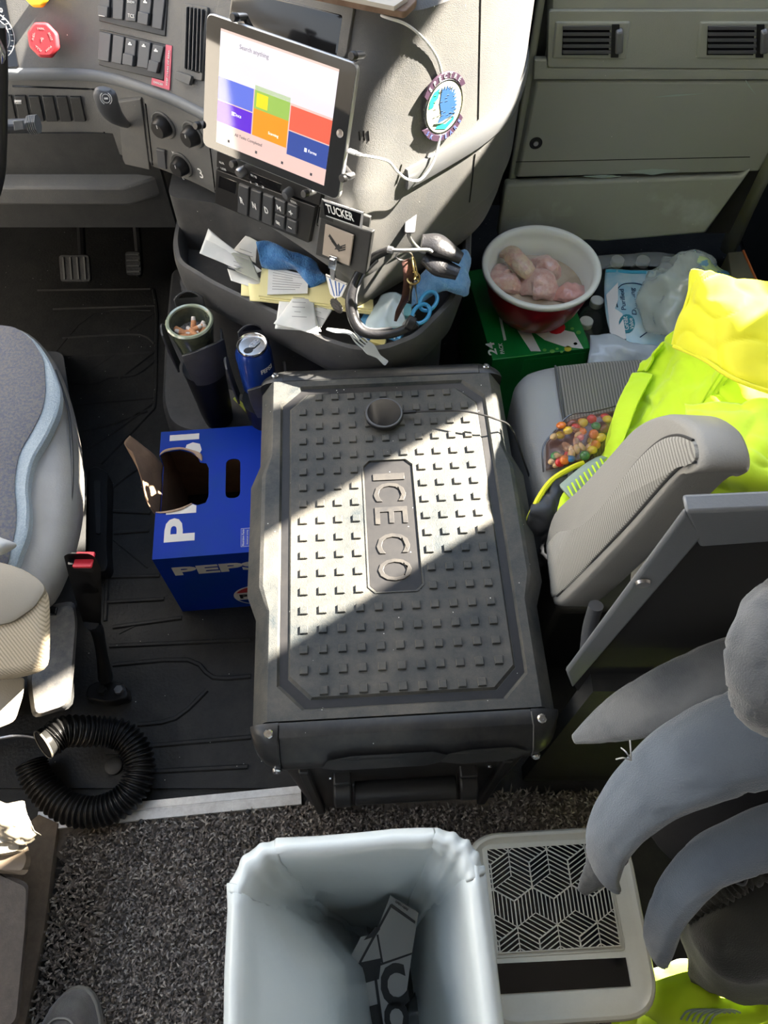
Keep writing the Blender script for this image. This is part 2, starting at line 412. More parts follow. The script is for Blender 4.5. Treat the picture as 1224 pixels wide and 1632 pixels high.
# lower right flank of the prow reaches further down
bm = NB()
rp = [(-.085, .988), (-.042, .963), (.017, 1.009), (.086, 1.067), (.164, 1.141), (.212, 1.215), (.242, 1.325), (.25, 1.5)]
def rr_(z, off): return pc(rp, z, off) + [Vector((.2, 1.6, z)), Vector((0, 1.6, z))]
loft(bm, [rr_(.505, -.03), rr_(.515, -.018), rr_(.54, -.012), rr_(.60, -.003), rr_(.66, -.002)]); HP = Bv(bm)
obj('centre_flank', bm, dash, DB)
class Multi:
    def __init__(s, *h): s.h = h
    def hit(s, x, y):
        b = None
        for q in s.h:
            try: r = q.hit(x, y)
            except Exception: continue
            if b is None or (r[0] - CAM).length < (b[0] - CAM).length: b = r
        if b is None: raise Exception('miss %s %s' % (x, y))
        return b
HA = Multi(HD, HP)
# trim band along the whole front
def band(i0, i1, z0, z1, d, m, name, n=8):
    bm = NB(); rows = []
    for z, off in ((z0, -.004), (z0, d * .7), (z0 + (z1 - z0) * .3, d), (z0 + (z1 - z0) * .75, d * .95), (z1, d * .5), (z1, -.006)):
        rows.append(pc(Bp, z, off)[i0:i1])
    rings = [[rows[k][i] for k in range(len(rows))] for i in range(len(rows[0]))]
    loft(bm, rings); return obj(name, bm, m, DB, ang=50)
band(0, 56, .742, .757, .007, greyt, 'trim_band')
band(74, 112, .724, .758, .006, silver, 'trim_band')
# seams
def seam(host, pts, w=.0012, m=gloss, parent=DB, name='seam', lift=0.0002):
    bm = NB(); P = []
    for i in range(len(pts) - 1):
        a, b = pts[i], pts[i + 1]; k = 16
        for j in range(k): P.append(host.hit(a[0] + (b[0] - a[0]) * j / k, a[1] + (b[1] - a[1]) * j / k))
    P.append(host.hit(*pts[-1])); tube(bm, [p + n * lift for p, n in P], w, n=6, res=1); return obj(name, bm, m, parent)
for L in [[(766, -20), (762, 190)], [(757, 245), (748, 322)], [(166, 210), (182, 262)], [(232, 165), (245, 275)], [(330, 195), (345, 320)], [(510, 330), (498, 405)], [(640, 262), (632, 292)]]:
    seam(HA, L)
seam(HA, [(20, 137), (150, 142), (168, 160)], .0015)
# knee panel and lower recess on the driver's side
bm = NB(); bxx(bm, -1.1, -.42, 1.277, 1.40, .44, .645); obj('knee_recess', bm, darkp, DB)
bm = NB()
P = [(-1.1, 1.25), (-.49, 1.245), (-.44, 1.27), (-.36, 1.36), (-1.1, 1.40)]
loft(bm, [[Vector((x, y + .02, .508)) for x, y in P], [Vector((x, y, .518)) for x, y in P], [Vector((x, y, .556)) for x, y in P], [Vector((x, y + .02, .562)) for x, y in P]])
obj('knee_panel', bm, dash, DB, bevel=.004)
# blank switch bank left
for i in range(6):
    x = -2 + i * 22; bm = NB()
    hprism(bm, HD, [(x + 3, 150 + i * .4), (x + 21, 150 + i * .4), (x + 30, 193), (x + 11, 193)], -.002, .004, taper=.06)
    obj('blank_switch', bm, darkp, DB, bevel=.001)
bm = NB(); hprism(bm, HD, [(24, 157), (35, 157), (35, 160), (24, 160)], .0042, .005); 
for k in range(5): hprism(bm, HD, [(24.5 + k * 2.3, 161), (25.6 + k * 2.3, 161), (25.6 + k * 2.3, 163), (24.5 + k * 2.3, 163)], .0042, .005)
obj('light_symbol', bm, white, DB)
# instrument cluster edge at far left
bm = NB(); hprism(bm, HD, [(-60, -30), (4, -30), (30, 106), (-60, 112)], -.002, .002); obj('gauge_panel', bm, gloss, DB)
bm = NB(); M = hfr(HD, -8, 58); M = M @ Matrix.Translation((0, 0, .003))
for r_ in (.034, .026):
    loft(bm, [[M @ Vector((r_ * math.cos(t), r_ * math.sin(t), 0)) for t in [2 * PI * k / 40 for k in range(40)]], [M @ Vector(((r_ - .001) * math.cos(t), (r_ - .001) * math.sin(t), .0006)) for t in [2 * PI * k / 40 for k in range(40)]]], cap=False)
for k in range(14):
    a = R(-60 + k * 16); box(bm, (.030 * math.cos(a), .030 * math.sin(a), .0004), (.004, .0008, .0006), M @ Matrix.Identity(4))
obj('gauge_dial', bm, white, DB)
bm = NB(); htext(bm, HD, '0', (1, 17), (5, 17), lift=.0025); obj('gauge_digit', bm, white, DB); bm = NB(); htext(bm, HD, '6', (5, 29), (9, 29), lift=.0025); obj('gauge_digit', bm, white, DB); bm = NB(); htext(bm, HD, '8', (8, 43), (12, 43), lift=.0025); obj('gauge_digit', bm, white, DB)
# red octagonal parking brake button, yellow one above
def pull_knob(px, py, r, m, words, name, top=.028):
    M = hfr(HD, px + 14, py + 4); bm = NB()
    lathe(bm, [(.009, -.002), (.009, .02)], M, 20); k = obj(name + '_stem', bm, black, DB)
    bm = NB(); oc = [(r * math.cos(R(22.5 + 45 * i)), r * math.sin(R(22.5 + 45 * i))) for i in range(8)]
    loft(bm, [[M @ Vector((x * s, y * s, z)) for x, y in rpoly(oc, .003, 2)] for s, z in ((.85, top - .010), (1, top - .006), (1, top - .001), (.88, top + .002))])
    k = obj(name, bm, m, DB, bevel=.001); bm = NB()
    for i, s in enumerate(words):
        a = R(90 - i * 72) if len(words) == 5 else R(90 + 180 * i)
        text(bm, s, M @ Matrix.Translation((.55 * r * math.cos(a), .58 * r * math.sin(a), top + .002)) @ Matrix.Rotation(a - PI / 2, 4, 'Z'), w=r * .42, h=r * .11, depth=.0003)
    if words:
        text(bm, 'P', M @ Matrix.Translation((0, 0, top + .002)), h=r * .22, depth=.0004); obj('lettering', bm, mat('faded_print', (.62, .30, .30), .6), k)
redp = mat('red_plastic', (.46, .035, .045), .4); yelp = mat('yellow_plastic', (.75, .55, .03), .4)
pull_knob(66, 64, .0265, redp, ['PARK', 'BRAKE', 'PUSH', 'PULL', 'REL'], 'parking_brake_button')
pull_knob(54, -10, .021, yelp, [], 'trailer_brake_button')
# rocker switches in two rows
def quadpx(host, q, d0, d1, m, name, parent=DB, bevel=.001, taper=.04, r=0):
    bm = NB(); hprism(bm, host, q, d0, d1, taper=taper, r=r); return obj(name, bm, m, parent, bevel=bevel)
SP = planeof(HD, [(157, -25), (272, -15), (264, 118), (158, 96)])
quadpx(SP, [(156, 34), (157, -25), (272, -15), (266, 60)], -.012, .0012, black, 'switch_frame')
quadpx(SP, [(156, 104), (157, 45), (270, 71), (263, 130)], -.012, .0012, black, 'switch_frame')
swp = mat('switch_plastic', (.075, .078, .085), .45)
def icon(bm, host, x, y, s=1, lift=.005):
    hprism(bm, host, [(x - 3 * s, y + 1.6), (x - 3 * s, y - 1), (x + 3 * s, y), (x + 3 * s, y + 2.6)], lift, lift + .0005)
    hprism(bm, host, [(x - 1.5, y - 1), (x - 1.5, y - 3), (x + 1, y - 2.6), (x + 1, y - .6)], lift, lift + .0005)
up = [((161, -14), (179, -12), (176, 29), (160, 26)), ((183, -12), (201, -10), (198, 33), (182, 31)), ((205, -10), (223, -8), (219, 36), (202, 34)), ((227, -8), (245, -5), (240, 42), (223, 38)), ((248, -5), (266, -3), (260, 49), (244, 45))]
lo = [((161, 50), (180, 54), (176, 100), (158, 96)), ((183, 55), (201, 59), (196, 104), (180, 100)), ((203, 60), (220, 64), (216, 107), (199, 103)), ((225, 64), (243, 68), (238, 111), (220, 107)), ((246, 70), (264, 74), (254, 118), (239, 114))]
for i, q in enumerate(up + lo):
    s = quadpx(SP, q, 0, .0045, swp, 'rocker_switch')
    if i in (3, 7, 9, 0):
        a, b, c, d = q; mid = lambda u, v: (u[0] * .42 + v[0] * .58, u[1] * .42 + v[1] * .58)
        quadpx(SP, (mid(a, d), mid(b, c), c, d), .003, .008, swp, 'rocker_tip', s)
    bm = NB(); cx = sum(p[0] for p in q) / 4; cy = sum(p[1] for p in q) / 4
    if i == 2:
        htext(bm, SP, 'TCS', (cx - 5, 25), (cx + 5, 27), lift=.005); obj('lettering', bm, white, s); bm = NB(); htext(bm, SP, 'SNOW', (cx - 6, 3), (cx + 6, 5), lift=.005); obj('lettering', bm, white, s)
    elif i in (3, 7, 8, 9): icon(bm, SP, cx + 1, cy - 13 if i != 8 else cy - 14); obj('truck_symbol', bm, white, s)
    elif i in (0,): hprism(bm, SP, [(163, 25), (173, 27), (173, 28), (163, 26)], .0085, .009); obj('marker', bm, white, s)
    else: bm.free()
pinks = mat('pink_sticker', (.62, .12, .17), .5)
bm = NB(); hprism(bm, SP, [(265, 71), (275, 73), (271, 144), (262, 141)], -.008, .0016); hprism(bm, SP, [(243, 124), (264, 130), (262, 141), (242, 135)], -.008, .0016); st = obj('warning_sticker', bm, pinks, DB)
bm = NB(); htext(bm, SP, 'DANGER', (246, 130.5), (261, 135), lift=.0018)
htext(bm, SP, 'KEEP CLEAR OF REAR', (267, 136), (271, 80), lift=.0018, h=.003); obj('lettering', bm, white, st)
# vertical air vent beside the tablet
VP_ = planeof(HD, [(289, 122), (294, 3), (335, 10), (325, 132)])
vn = quadpx(VP_, [(289, 122), (294, 3), (335, 10), (325, 132)], -.015, .004, dash, 'air_vent', r=.004)
quadpx(VP_, [(296, 110), (300, 10), (331, 16), (321, 119)], .002, .0052, gloss, 'vent_opening', vn)
for k in range(5):
    x = 303 + k * 6; quadpx(VP_, [(x - 3.5, 111 + k * 1.5), (x, 11 + k), (x + 1.3, 11 + k), (x - 2.2, 111 + k * 1.5)], .004, .009, swp, 'slat', vn, bevel=0)
quadpx(VP_, [(283, 126), (286, 113), (312, 122), (308, 137)], .003, .009, dash, 'vent_slider', vn, r=.002)
# recessed screen surround behind the tablet
SSP = planeof(HD, [(352, -25), (572, 5), (557, 98), (340, 30)])
quadpx(SSP, [(352, -25), (572, 5), (557, 98), (340, 30)], -.02, .003, dash, 'screen_surround', r=.01)
quadpx(SSP, [(372, -20), (550, 25), (540, 92), (365, 35)], .0025, .0036, gloss, 'screen_recess', r=.004)
# multi stalk left and steering wheel rim
sw = thing('steering_wheel', 'black steering wheel rim just entering the left edge of the frame', 'steering wheel', (-.85, 1.0, .8))
bm = NB(); tube(bm, [YP(-2, 40, 1.13), YP(2, 100, 1.12), YP(2, 160, 1.10), YP(1, 230, 1.07), YP(-4, 290, 1.05), YP(-30, 370, 1.02)], .009, n=14); obj('rim', bm, black, sw)
bm = NB(); tube(bm, [YP(-4, 60, 1.12), YP(5, 84, 1.12), YP(3, 106, 1.12)], .008, n=10, flat=.5); obj('rim_trim', bm, chrome, sw)
bm = NB(); tube(bm, [YP(-60, 90, 1.12), YP(-60, 300, 1.08)], .03, n=16); obj('hub', bm, black, sw)
st = thing('column_stalk', 'grey steering column stalk with ribbed end below the blank switches', 'stalk', YP(40, 205, 1.17))
bm = NB(); tube(bm, [YP(-10, 203, 1.16), YP(20, 201, 1.17), YP(48, 199, 1.17)], [.013, .013, .012], n=8, flat=.8, res=1); obj('stalk_arm', bm, swp, st, bevel=.002)
bm = NB()
for k in range(5): tube(bm, [YP(47 + k * 3, 199 - k * .3, 1.17), YP(48.8 + k * 3, 199 - k * .3, 1.17)], .0145, n=8, res=1)
obj('ribbed_end', bm, greyt, st)
bm = NB(); hprism(bm, Pl(YP(30, 201, 1.155), (0, -1, .5)), [(22, 192), (38, 191), (40, 206), (24, 208)], 0, .004); obj('stalk_button', bm, greyt, st, bevel=.001)
# hand brake lever
hb = quadpx(HD, [(188, 160), (225, 155), (240, 272), (196, 262)], -.001, .0015, dash, 'lever_plate')
bm = NB(); hprism(bm, HD, [(197, 178), (204, 178), (210, 240), (203, 240)], .001, .0022, r=.003); obj('lever_slot', bm, black, hb)
bm = NB(); p0 = HD.hit(203, 200)[0]; tube(bm, [p0, YP(192, 193, 1.20), YP(180, 182, 1.165), YP(171, 165, 1.15), YP(167, 148, 1.145), YP(167, 141, 1.145)], [.006, .011, .0155, .0175, .0165, .008], n=16, flat=.7)
lv = obj('lever_grip', bm, swp, DB)
bm = NB(); M = fr(YP(169, 157, 1.1245), (1, 0, 0), (0, .42, 1))
for a0 in (-60, 120):
    tube(bm, [M @ Vector((.0085 * math.cos(R(a0 + k * 20)), .0085 * math.sin(R(a0 + k * 20)), 0)) for k in range(7)], .0006, n=5, res=2)
tube(bm, [M @ Vector((.006 * math.cos(R(k * 30)), .006 * math.sin(R(k * 30)), 0)) for k in range(13)], .0005, n=5, res=1)
box(bm, (0, 0, 0), (.006, .0025, .0006), M); obj('brake_symbol', bm, greyprint, lv)
# heater knobs
for px, py, rr2 in ((262, 199, .024), (309, 214, .023), (291, 262, .023)):
    M = hfr(HD, px, py); bm = NB(); lathe(bm, [(rr2, -.001), (rr2, .002), (rr2 * .93, .004), (rr2 * .8, .002)], M, 36); kn = obj('knob_bezel', bm, dash, DB)
    bm = NB(); lathe(bm, [(rr2 * .74, .001), (rr2 * .72, .006), (rr2 * .60, .018), (rr2 * .52, .020)], M, 36); kb = obj('heater_knob', bm, black, kn)
    bm = NB(); box(bm, (rr2 * .1, rr2 * .35, .0203), (.0012, .006, .0008), M); obj('pointer', bm, white, kb)
bm = NB()
for s, a, b in (('AC', (253, 252), (261, 256)), ('W', (274, 242), (279, 244)), ('3', (317, 275), (323, 277)), ('C', (291, 283), (295, 285))): htext(bm, HD, s, a, b, lift=.0004)
obj('heater_lettering', bm, white, DB)
quadpx(HD, [(249, 236), (263, 240), (266, 270), (252, 266)], 0, .002, swp, 'heater_button')
# radio strip and gear selector
GP_ = planeof(HD, [(345, 250), (515, 310), (500, 392), (342, 322)])
rd = quadpx(GP_, [(345, 236), (520, 300), (514, 328), (344, 264)], -.015, .003, black, 'radio', r=.002)
for x, y in ((387, 271), (462, 305)):
    M = hfr(GP_, x + 4, y - 2); bm = NB(); lathe(bm, [(.008, 0), (.008, .014), (.0065, .017)], M, 20); obj('radio_knob', bm, steel if x < 400 else swp, rd)
quadpx(GP_, [(401, 272), (452, 292), (448, 304), (398, 283)], .003, .0036, gloss, 'radio_display', rd)
bm = NB()
for s, a, b in (('AUX', (352, 256), (360, 259)), ('USB', (355, 266), (363, 269)), ('FM 98', (403, 277), (412, 281)), ('VOL', (440, 313), (448, 316)), ('SEEK', (466, 318), (476, 322)), ('1 2 3', (402, 288), (424, 297))): htext(bm, GP_, s, a, b, lift=.0038, h=.004)
obj('lettering', bm, greyprint, rd)
gs = quadpx(GP_, [(344, 266), (509, 328), (497, 388), (342, 322)], -.015, .004, black, 'gear_selector', r=.003)
gp = mat('gear_button_plastic', (.045, .047, .052), .4, bump=.1)
quadpx(GP_, [(352, 277), (381, 288), (379, 308), (350, 297)], .003, .0045, gloss, 'selector_window', gs)
def gbtn(q): return quadpx(GP_, q, .003, .008, gp, 'gear_button', gs, bevel=.0015)
cols = [384, 402.5, 421, 440, 459]; X0 = [(384, 299), (402, 306), (421, 313), (440, 320), (460, 327.5)]
for i in range(3):
    x = 384 + i * 19.5; y = 289 + i * 7.6
    b_ = gbtn([(x + 1, y), (x + 17.5, y + 6.5), (x + 15, y + 53), (x - 1, y + 46)])
    bm = NB(); text(bm, 'RND'[i], hfr(GP_, x + 7.5, y + 27, lift=.0085), h=.0125, w=.0085, depth=.0006, bold=.02); obj('lettering', bm, white, b_)
for i, (s1, s2) in enumerate((('M', 'CRAWL'), ('+', '-'))):
    x = 443 + i * 19; y = 312 + i * 7.5
    for j, s in enumerate((s1, s2)):
        yy = y + j * 24; b_ = gbtn([(x + 1 - j, yy), (x + 17 - j, yy + 6.5), (x + 16 - j * 1.5, yy + 27), (x - j * 1.5, yy + 21)])
        bm = NB(); text(bm, s, hfr(GP_, x + 7.5 - j * 1.5, yy + 15, lift=.0085), depth=.0006, bold=.01, **(dict(w=.009, h=.009) if s in 'M+' else dict(w=.008, h=.0014) if s == '-' else dict(w=.010, h=.006))); obj('lettering', bm, white, b_)
# name plate panel on the lower face: runs on the prow's left side
pl = quadpx(HD, [(512, 316), (592, 345), (588, 372), (508, 345)], .001, .003, darkp, 'badge_panel')
FP = Pl(HD.hit(545, 350)[0] + Vector((-.657, -.753, 0)) * .013, (-.657, -.753, 0))
bm = NB(); hprism(bm, FP, [(509, 343), (590, 372), (580, 440), (500, 408)], -.012, -.003); obj('lower_panel', bm, darkp, DB, bevel=.002)
t = thing('name_plate', 'black engraved name plate with white border reading TUCKER', 'name plate', FP.hit(545, 350)[0])
quadpx(FP, [(513, 316), (580, 338), (577, 364), (511, 341)], 0, .0012, greyprint, 'plate_edge', t, bevel=0)
quadpx(FP, [(514, 319), (577, 340), (574, 360), (512, 339)], .001, .0022, gloss, 'plate_face', t, bevel=0)
bm = NB(); htext(bm, FP, 'TUCKER', (522, 330), (565, 345), h=.014, lift=.0024, bold=.01); obj('lettering', bm, white, t)
t = thing('rank_patch', 'tan square fabric patch with a dark winged chevron pinned under the name plate', 'patch', FP.hit(540, 400)[0])
tan = mat('tan_fabric', (.36, .31, .26), .85, bump=.4, bscale=900)
quadpx(FP, [(519, 356), (565, 374), (558, 424), (514, 405)], 0, .002, tan, 'patch_cloth', t, bevel=.0006)
bm = NB()
for k in range(3):
    hprism(bm, FP, [(527 + k * 2.2, 372 + k * 5 - k), (540, 391 + k * 2), (540, 393 + k * 2), (525 + k * 2.4, 375 + k * 5 - k)], .002, .0027)
    hprism(bm, FP, [(541, 392 + k * 3), (552, 388 + k * 3.5), (552, 390 + k * 3.5), (541, 394 + k * 3)], .002, .0027)
hprism(bm, FP, [(538, 391), (541, 387), (543, 391), (547, 393), (543, 395), (542, 399), (539, 396), (535, 396)], .002, .003); obj('chevron', bm, darkp, t)
# medal
t = thing('medal', 'dark metal medal hanging from a blue and white striped ribbon under the patch', 'medal', FP.hit(538, 480)[0])
bm = NB(); hprism(bm, FP, [(529, 404), (541, 408), (538, 428), (527, 424)], .003, .006); hprism(bm, FP, [(530, 408), (538, 411), (537, 420), (529, 417)], .006, .008); obj('clip', bm, chrome, t, bevel=.0006)
bm = NB(); hprism(bm, FP, [(529, 424), (537, 428), (535, 444), (530, 442)], .002, .005); tube(bm, [FP.hit(520, 438)[0], FP.hit(553, 453)[0]], .0018, n=8, res=1); obj('pin_bar', bm, steel, t)
blr = mat('blue_ribbon', (.08, .16, .42), .7)
rb = None; bm = NB(); hprism(bm, FP, [(520, 440), (553, 454), (545, 472), (534, 475), (527, 468)], 0, .001); rb = obj('ribbon', bm, white, t)
bm = NB()
for a, b in ((525, 530), (534, 537), (540, 543), (548, 541)): hprism(bm, FP, [(a, 441 + (a - 520) * .42), (a + 2.2, 442 + (a - 520) * .42), (b * .6 + 537 * .4 + 1.5, 471), (b * .6 + 537 * .4, 471)], .001, .0014)
obj('ribbon_stripes', bm, blr, rb)
bm = NB(); M = hfr(FP, 537, 487); g_ = [((.0135 + (.0013 if k % 2 else 0)) * math.cos(2 * PI * k / 32), (.0135 + (.0013 if k % 2 else 0)) * math.sin(2 * PI * k / 32)) for k in range(32)]
prism(bm, g_, 0, .002, M); prism(bm, circ(.011, 24), .002, .0028, M)
for k in range(10): box(bm, (.005 * math.cos(k * .63), .005 * math.sin(k * .63), .003), (.008, .0012, .001), M @ Matrix.Identity(4))
tube(bm, [M @ Vector((0, .013, 0)), M @ Vector((0, .017, .001)), M @ Vector((.001, .02, 0))], .001, n=6)
obj('medallion', bm, mat('dark_silver', (.12, .115, .11), .4, metal=.8), t, bevel=.0003)
# round unit emblem on the right side
EP_ = planeof(HD, [(675, 130), (735, 120), (742, 210), (680, 222)])
M = hfr(EP_, 703, 169) @ Matrix.Translation((0, 0, .003)); M = M @ Matrix.Rotation(R(-6), 4, 'Z')
t = thing('unit_emblem', 'round enamel emblem with a blue winged head between two dark lettered scrolls', 'emblem', M.translation)
er = .0385; bm = NB(); lathe(bm, [(er, 0), (er, .003), (er * .96, .004), (er * .90, .0035)], M, 48); obj('rim', bm, chrome, t)
bm = NB(); prism(bm, circ(er * .9, 40), .003, .0038, M); obj('field', bm, mat('enamel_cream', (.33, .34, .27), .3), t)
bm = NB(); random.seed(3); pts = []
for k in range(26):
    a = R(-50 + k * 6.2); r_ = er * (.74 if k % 2 else .52 + random.random() * .1); pts.append((er * .02 + r_ * math.cos(a) * .9, er * .02 + r_ * math.sin(a)))
pts += [(-er * .25, er * .2), (-er * .15, -er * .25), (-er * .35, -er * .5)]
prism(bm, pts, .0036, .0046, M); obj('winged_head', bm, mat('enamel_blue', (.03, .08, .20), .3), t)
bm = NB(); prism(bm, [(er * math.cos(R(a)) * q, er * math.sin(R(a)) * q) for a, q in ((110, .8), (130, .86), (150, .86), (170, .82), (165, .6), (150, .62), (130, .55))], .0036, .0044, M)
obj('green_field', bm, mat('enamel_green', (.02, .36, .22), .3), t); bm = NB(); prism(bm, [(-er * .45, -er * .66), (er * .1, -er * .82), (er * .5, -er * .6), (er * .55, -er * .45), (er * .1, -er * .62), (-er * .3, -er * .55)], .0036, .0044, M); obj('green_field', bm, mat('enamel_green', (.02, .36, .22), .3), t)
bm = NB(); random.seed(5)
for k in range(26):
    x = random.uniform(-.5, .55) * er; y = random.uniform(-.45, .7) * er; box(bm, (x, y, .0047), (.005, .0006, .0004), M @ Matrix.Translation((0, 0, 0)))
tube(bm, [M @ Vector((-er * .5, -er * .45, .0048)), M @ Vector((-er * .1, -er * .52, .0048)), M @ Vector((er * .45, -er * .4, .0048))], .0008, n=5)
obj('silver_lines', bm, chrome, t)
scr = mat('enamel_dark', (.05, .03, .05), .3)
for s, top in (('SPECTRE', True), ('5K YEARS', False)):
    bm = NB(); a0, a1 = (28, 152) if top else (208, 332)
    o_ = [(er * 1.22 * math.cos(R(a)), er * 1.22 * math.sin(R(a))) for a in range(a0, a1 + 1, 8)]; i_ = [(er * .99 * math.cos(R(a)), er * .99 * math.sin(R(a))) for a in range(a1, a0 - 1, -8)]
    prism(bm, o_ + i_, 0, .004, M); sc_ = obj('scroll', bm, scr, t, bevel=.0004); bm = NB()
    for k, ch in enumerate(s):
        a = (90 + (len(s) - 1) / 2 * 14 - k * 14) if top else (270 - (len(s) - 1) / 2 * 14 + k * 14)
        if ch == ' ': continue
        T_ = M @ Matrix.Translation((er * 1.105 * math.cos(R(a)), er * 1.105 * math.sin(R(a)), .004)) @ Matrix.Rotation(R(a - 90 if top else a + 90), 4, 'Z')
        text(bm, ch, T_, h=er * .16, depth=.0006)
    obj('lettering', bm, greyprint if top else mat('blue_letters', (.1, .14, .4), .4), sc_)
# small slots and console keyhole ring
for k in range(3): 
    bm = NB(); hprism(bm, HD, [(571 + k * 7, 209), (573.5 + k * 7, 208), (575 + k * 7, 224), (572 + k * 7, 224)], 0, .0006); obj('slot', bm, gloss, DB)
# metal hook plate below the emblem
t = thing('coat_hook', 'dark metal hook with a silver screw fixed to the right of the centre stack', 'hook', HA.hit(652, 345)[0])
bm = NB(); hprism(bm, HP, [(643, 372), (645, 330), (656, 322), (664, 332), (660, 372)], 0, .004, r=.004); obj('hook_plate', bm, swp, t, bevel=.001)
M = hfr(HP, 656, 337); bm = NB(); lathe(bm, [(.006, .003), (.006, .006), (.003, .008)], M, 16); lathe(bm, [(.0015, .008), (.0015, .0095)], M, 8); obj('screw', bm, chrome, t)
a, n = HP.hit(645, 372); bm = NB(); tube(bm, [HP.hit(650, 345)[0] + n * .006, a + n * .012, HP.hit(655, 385)[0] + n * .03, HP.hit(665, 370)[0] + n * .045], .0035, n=10); obj('hook_arm', bm, steel, t)

# ------------------------------------------------------------------ passenger side of the dash
PD = thing('glove_box_panel', 'olive grey passenger dash panel with two louvred air vents and a round lock', 'dash panel', (.6, 1.45, .3))
PP = Pl((0, 1.42, 0), (0, -1, 0))
bm = NB()
def yz(prof, x0, x1, bm):      # extrude a (Y,Z) profile along X
    loft(bm, [[Vector((x, y, z)) for y, z in prof] for x in (x0, x1)])
bm = NB(); bxx(bm, .275, .80, 1.45, 1.7, .28, 1.05); obj('panel_back', bm, darkp, PD)
def qP(q, d0, d1, m, name, parent=PD, pln=PP, **k): return quadpx(pln, q, d0, d1, m, name, parent, **k)
# left return strip between prow and panel
bm = NB(); hprism(bm, PP, [(878, -40), (866, -40), (806, 330), (812, 345), (824, 292)], -.03, -.012); obj('side_strip', bm, dash_r, PD, bevel=.004)
qP([(876, -60), (1300, -60), (1290, 112), (870, 106), (873, 90)], -.03, -.002, dash_r, 'upper_panel', r=.004)
bm = NB(); hprism(bm, PP, [(874, 14), (1300, 14), (1300, 108), (872, 105)], -.002, .006, r=.006); obj('vent_surround', bm, dash_r, PD, bevel=.003)
bm = NB(); hprism(bm, PP, [(851, 93), (872, 93), (872, 107), (1300, 110), (1300, 126), (849, 126)], -.01, .004); obj('shelf_lip', bm, dash_r, PD, bevel=.003)
qP([(848, 127), (1300, 128), (1215, 276), (816, 286)], -.02, 0, dash_r, 'glove_box_door', bevel=.004)
bm = NB(); seamz = [(822, 258), (1195, 250)]
seam(PP, seamz, .0008, parent=PD)
M = hfr(PP, 854, 228); bm = NB(); lathe(bm, [(.013, -.001), (.013, .001), (.010, .001), (.009, -.004)], M, 28, cap=False); prism(bm, circ(.010, 20), -.001, .0004, M); lk = obj('lock', bm, black, PD)
bm = NB(); lathe(bm, [(.005, 0), (.005, .003), (.003, .003)], M, 20); obj('lock_barrel', bm, steel, lk)
for x0 in (888, 1118):
    s = qP([(x0 - 5, 30), (x0 + 117, 30), (x0 + 110, 92), (x0 - 10, 90)], .004, .009, dash_r, 'air_vent', bevel=.003)
    qP([(x0 + 7, 36), (x0 + 84, 36), (x0 + 82, 84), (x0 + 5, 84)], .006, .0095, gloss, 'vent_opening', s, bevel=0)
    for k in range(5):
        y = 40 + k * 9.5; bm = NB(); hprism(bm, PP, [(x0 + 7, y), (x0 + 83, y), (x0 + 83, y + 5.5), (x0 + 7, y + 5.5)], .006, .015, nrm=Vector((0, -1, .35)).normalized()); obj('louvre', bm, swp, s, bevel=.0006)
    bm = NB(); hprism(bm, PP, [(x0 + 86, 34), (x0 + 98, 34), (x0 + 96, 86), (x0 + 84, 86)], .006, .012); obj('slider_track', bm, black, s)
    bm = NB(); hprism(bm, PP, [(x0 + 91, 40), (x0 + 104, 38), (x0 + 104, 80), (x0 + 90, 82)], .009, .018, taper=.2); obj('vent_slider', bm, silver, s, bevel=.003)
PL = Pl((0, 1.398, .386), (0, -1, .19))
dash_s = mat('scuffed_lower_panel', (.30, .325, .27), .5, bump=.35, bscale=900, col2=(.42, .47, .42), cscale=7, cpos=(.60, .70), dust=.4, dustcol=(.26, .25, .22), dscale=10, specks=.05, detail=9)
bm = NB(); hprism(bm, PL, [(806, 294), (1180, 281), (1200, 268), (1125, 372), (960, 386), (792, 376)], -.03, 0); obj('lower_panel', bm, dash_s, PD, bevel=.006, bseg=3)
scuff = mat('scuff_mark', (.34, .42, .38), .7)
for q in ([(1040, 155), (1080, 150), (1122, 149), (1080, 153)], [(1185, 122), (1196, 138), (1205, 152), (1192, 136)], [(1000, 273), (1040, 269), (1085, 271), (1040, 279)], [(930, 281), (965, 279), (990, 281), (960, 284)]):
    bm = NB(); hprism(bm, PP, q, -.001, .0006); obj('scuff_mark', bm, scuff, PD)
# diagonal strut and door side at right
bm = NB(); tube(bm, [XP(1245, 215, .86), XP(1200, 300, .84), G(1160, 398, .06)], [.028, .024, .022], n=10, res=4, flat=.6)
solo('door_strut', bm, dash_r, 'slanting grey plastic strut running from the passenger dash down to the floor', 'strut')
bm = NB(); bxx(bm, 1.0, 1.14, .42, 1.9, 0, .98); o = obj('door_1', bm, darkp, smooth=False, bevel=.02); o['kind'] = 'structure'
# pedals
def pedal(px, py, w, h, z, label, cat='pedal'):
    p = G(px, py, z); t = thing('pedal', label, cat, p)
    M = fr(p, (1, 0, 0), (0, .75, .66)); bm = NB(); prism(bm, rrect(w, h, .01), -.006, .004, M); obj('pedal_pad', bm, rubber, t, bevel=.002)
    bm = NB()
    n_ = 4
    for k in range(n_):
        if w > h * .9: box(bm, ((k - 1.5) * w / 4.4, 0, .006), (.004, h * .8, .004), M)
        else: box(bm, (0, (k - 1.5) * h / 4.4, .006), (w * .8, .004, .004), M)
    obj('pad_ribs', bm, mat('worn_rubber', (.06, .06, .055), .5), t)
    bm = NB(); tube(bm, [M @ Vector((0, 0, -.008)), M @ Vector((0, .02, -.05)), Vector((p.x, 1.88, .45))], .010, n=8); obj('pedal_arm', bm, black, t)
pedal(120, 428, .075, .065, .17, 'wide black brake pedal with vertical ribs in the dark footwell')
pedal(213, 420, .040, .06, .12, 'narrow accelerator pedal with horizontal ribs, right of the brake pedal')

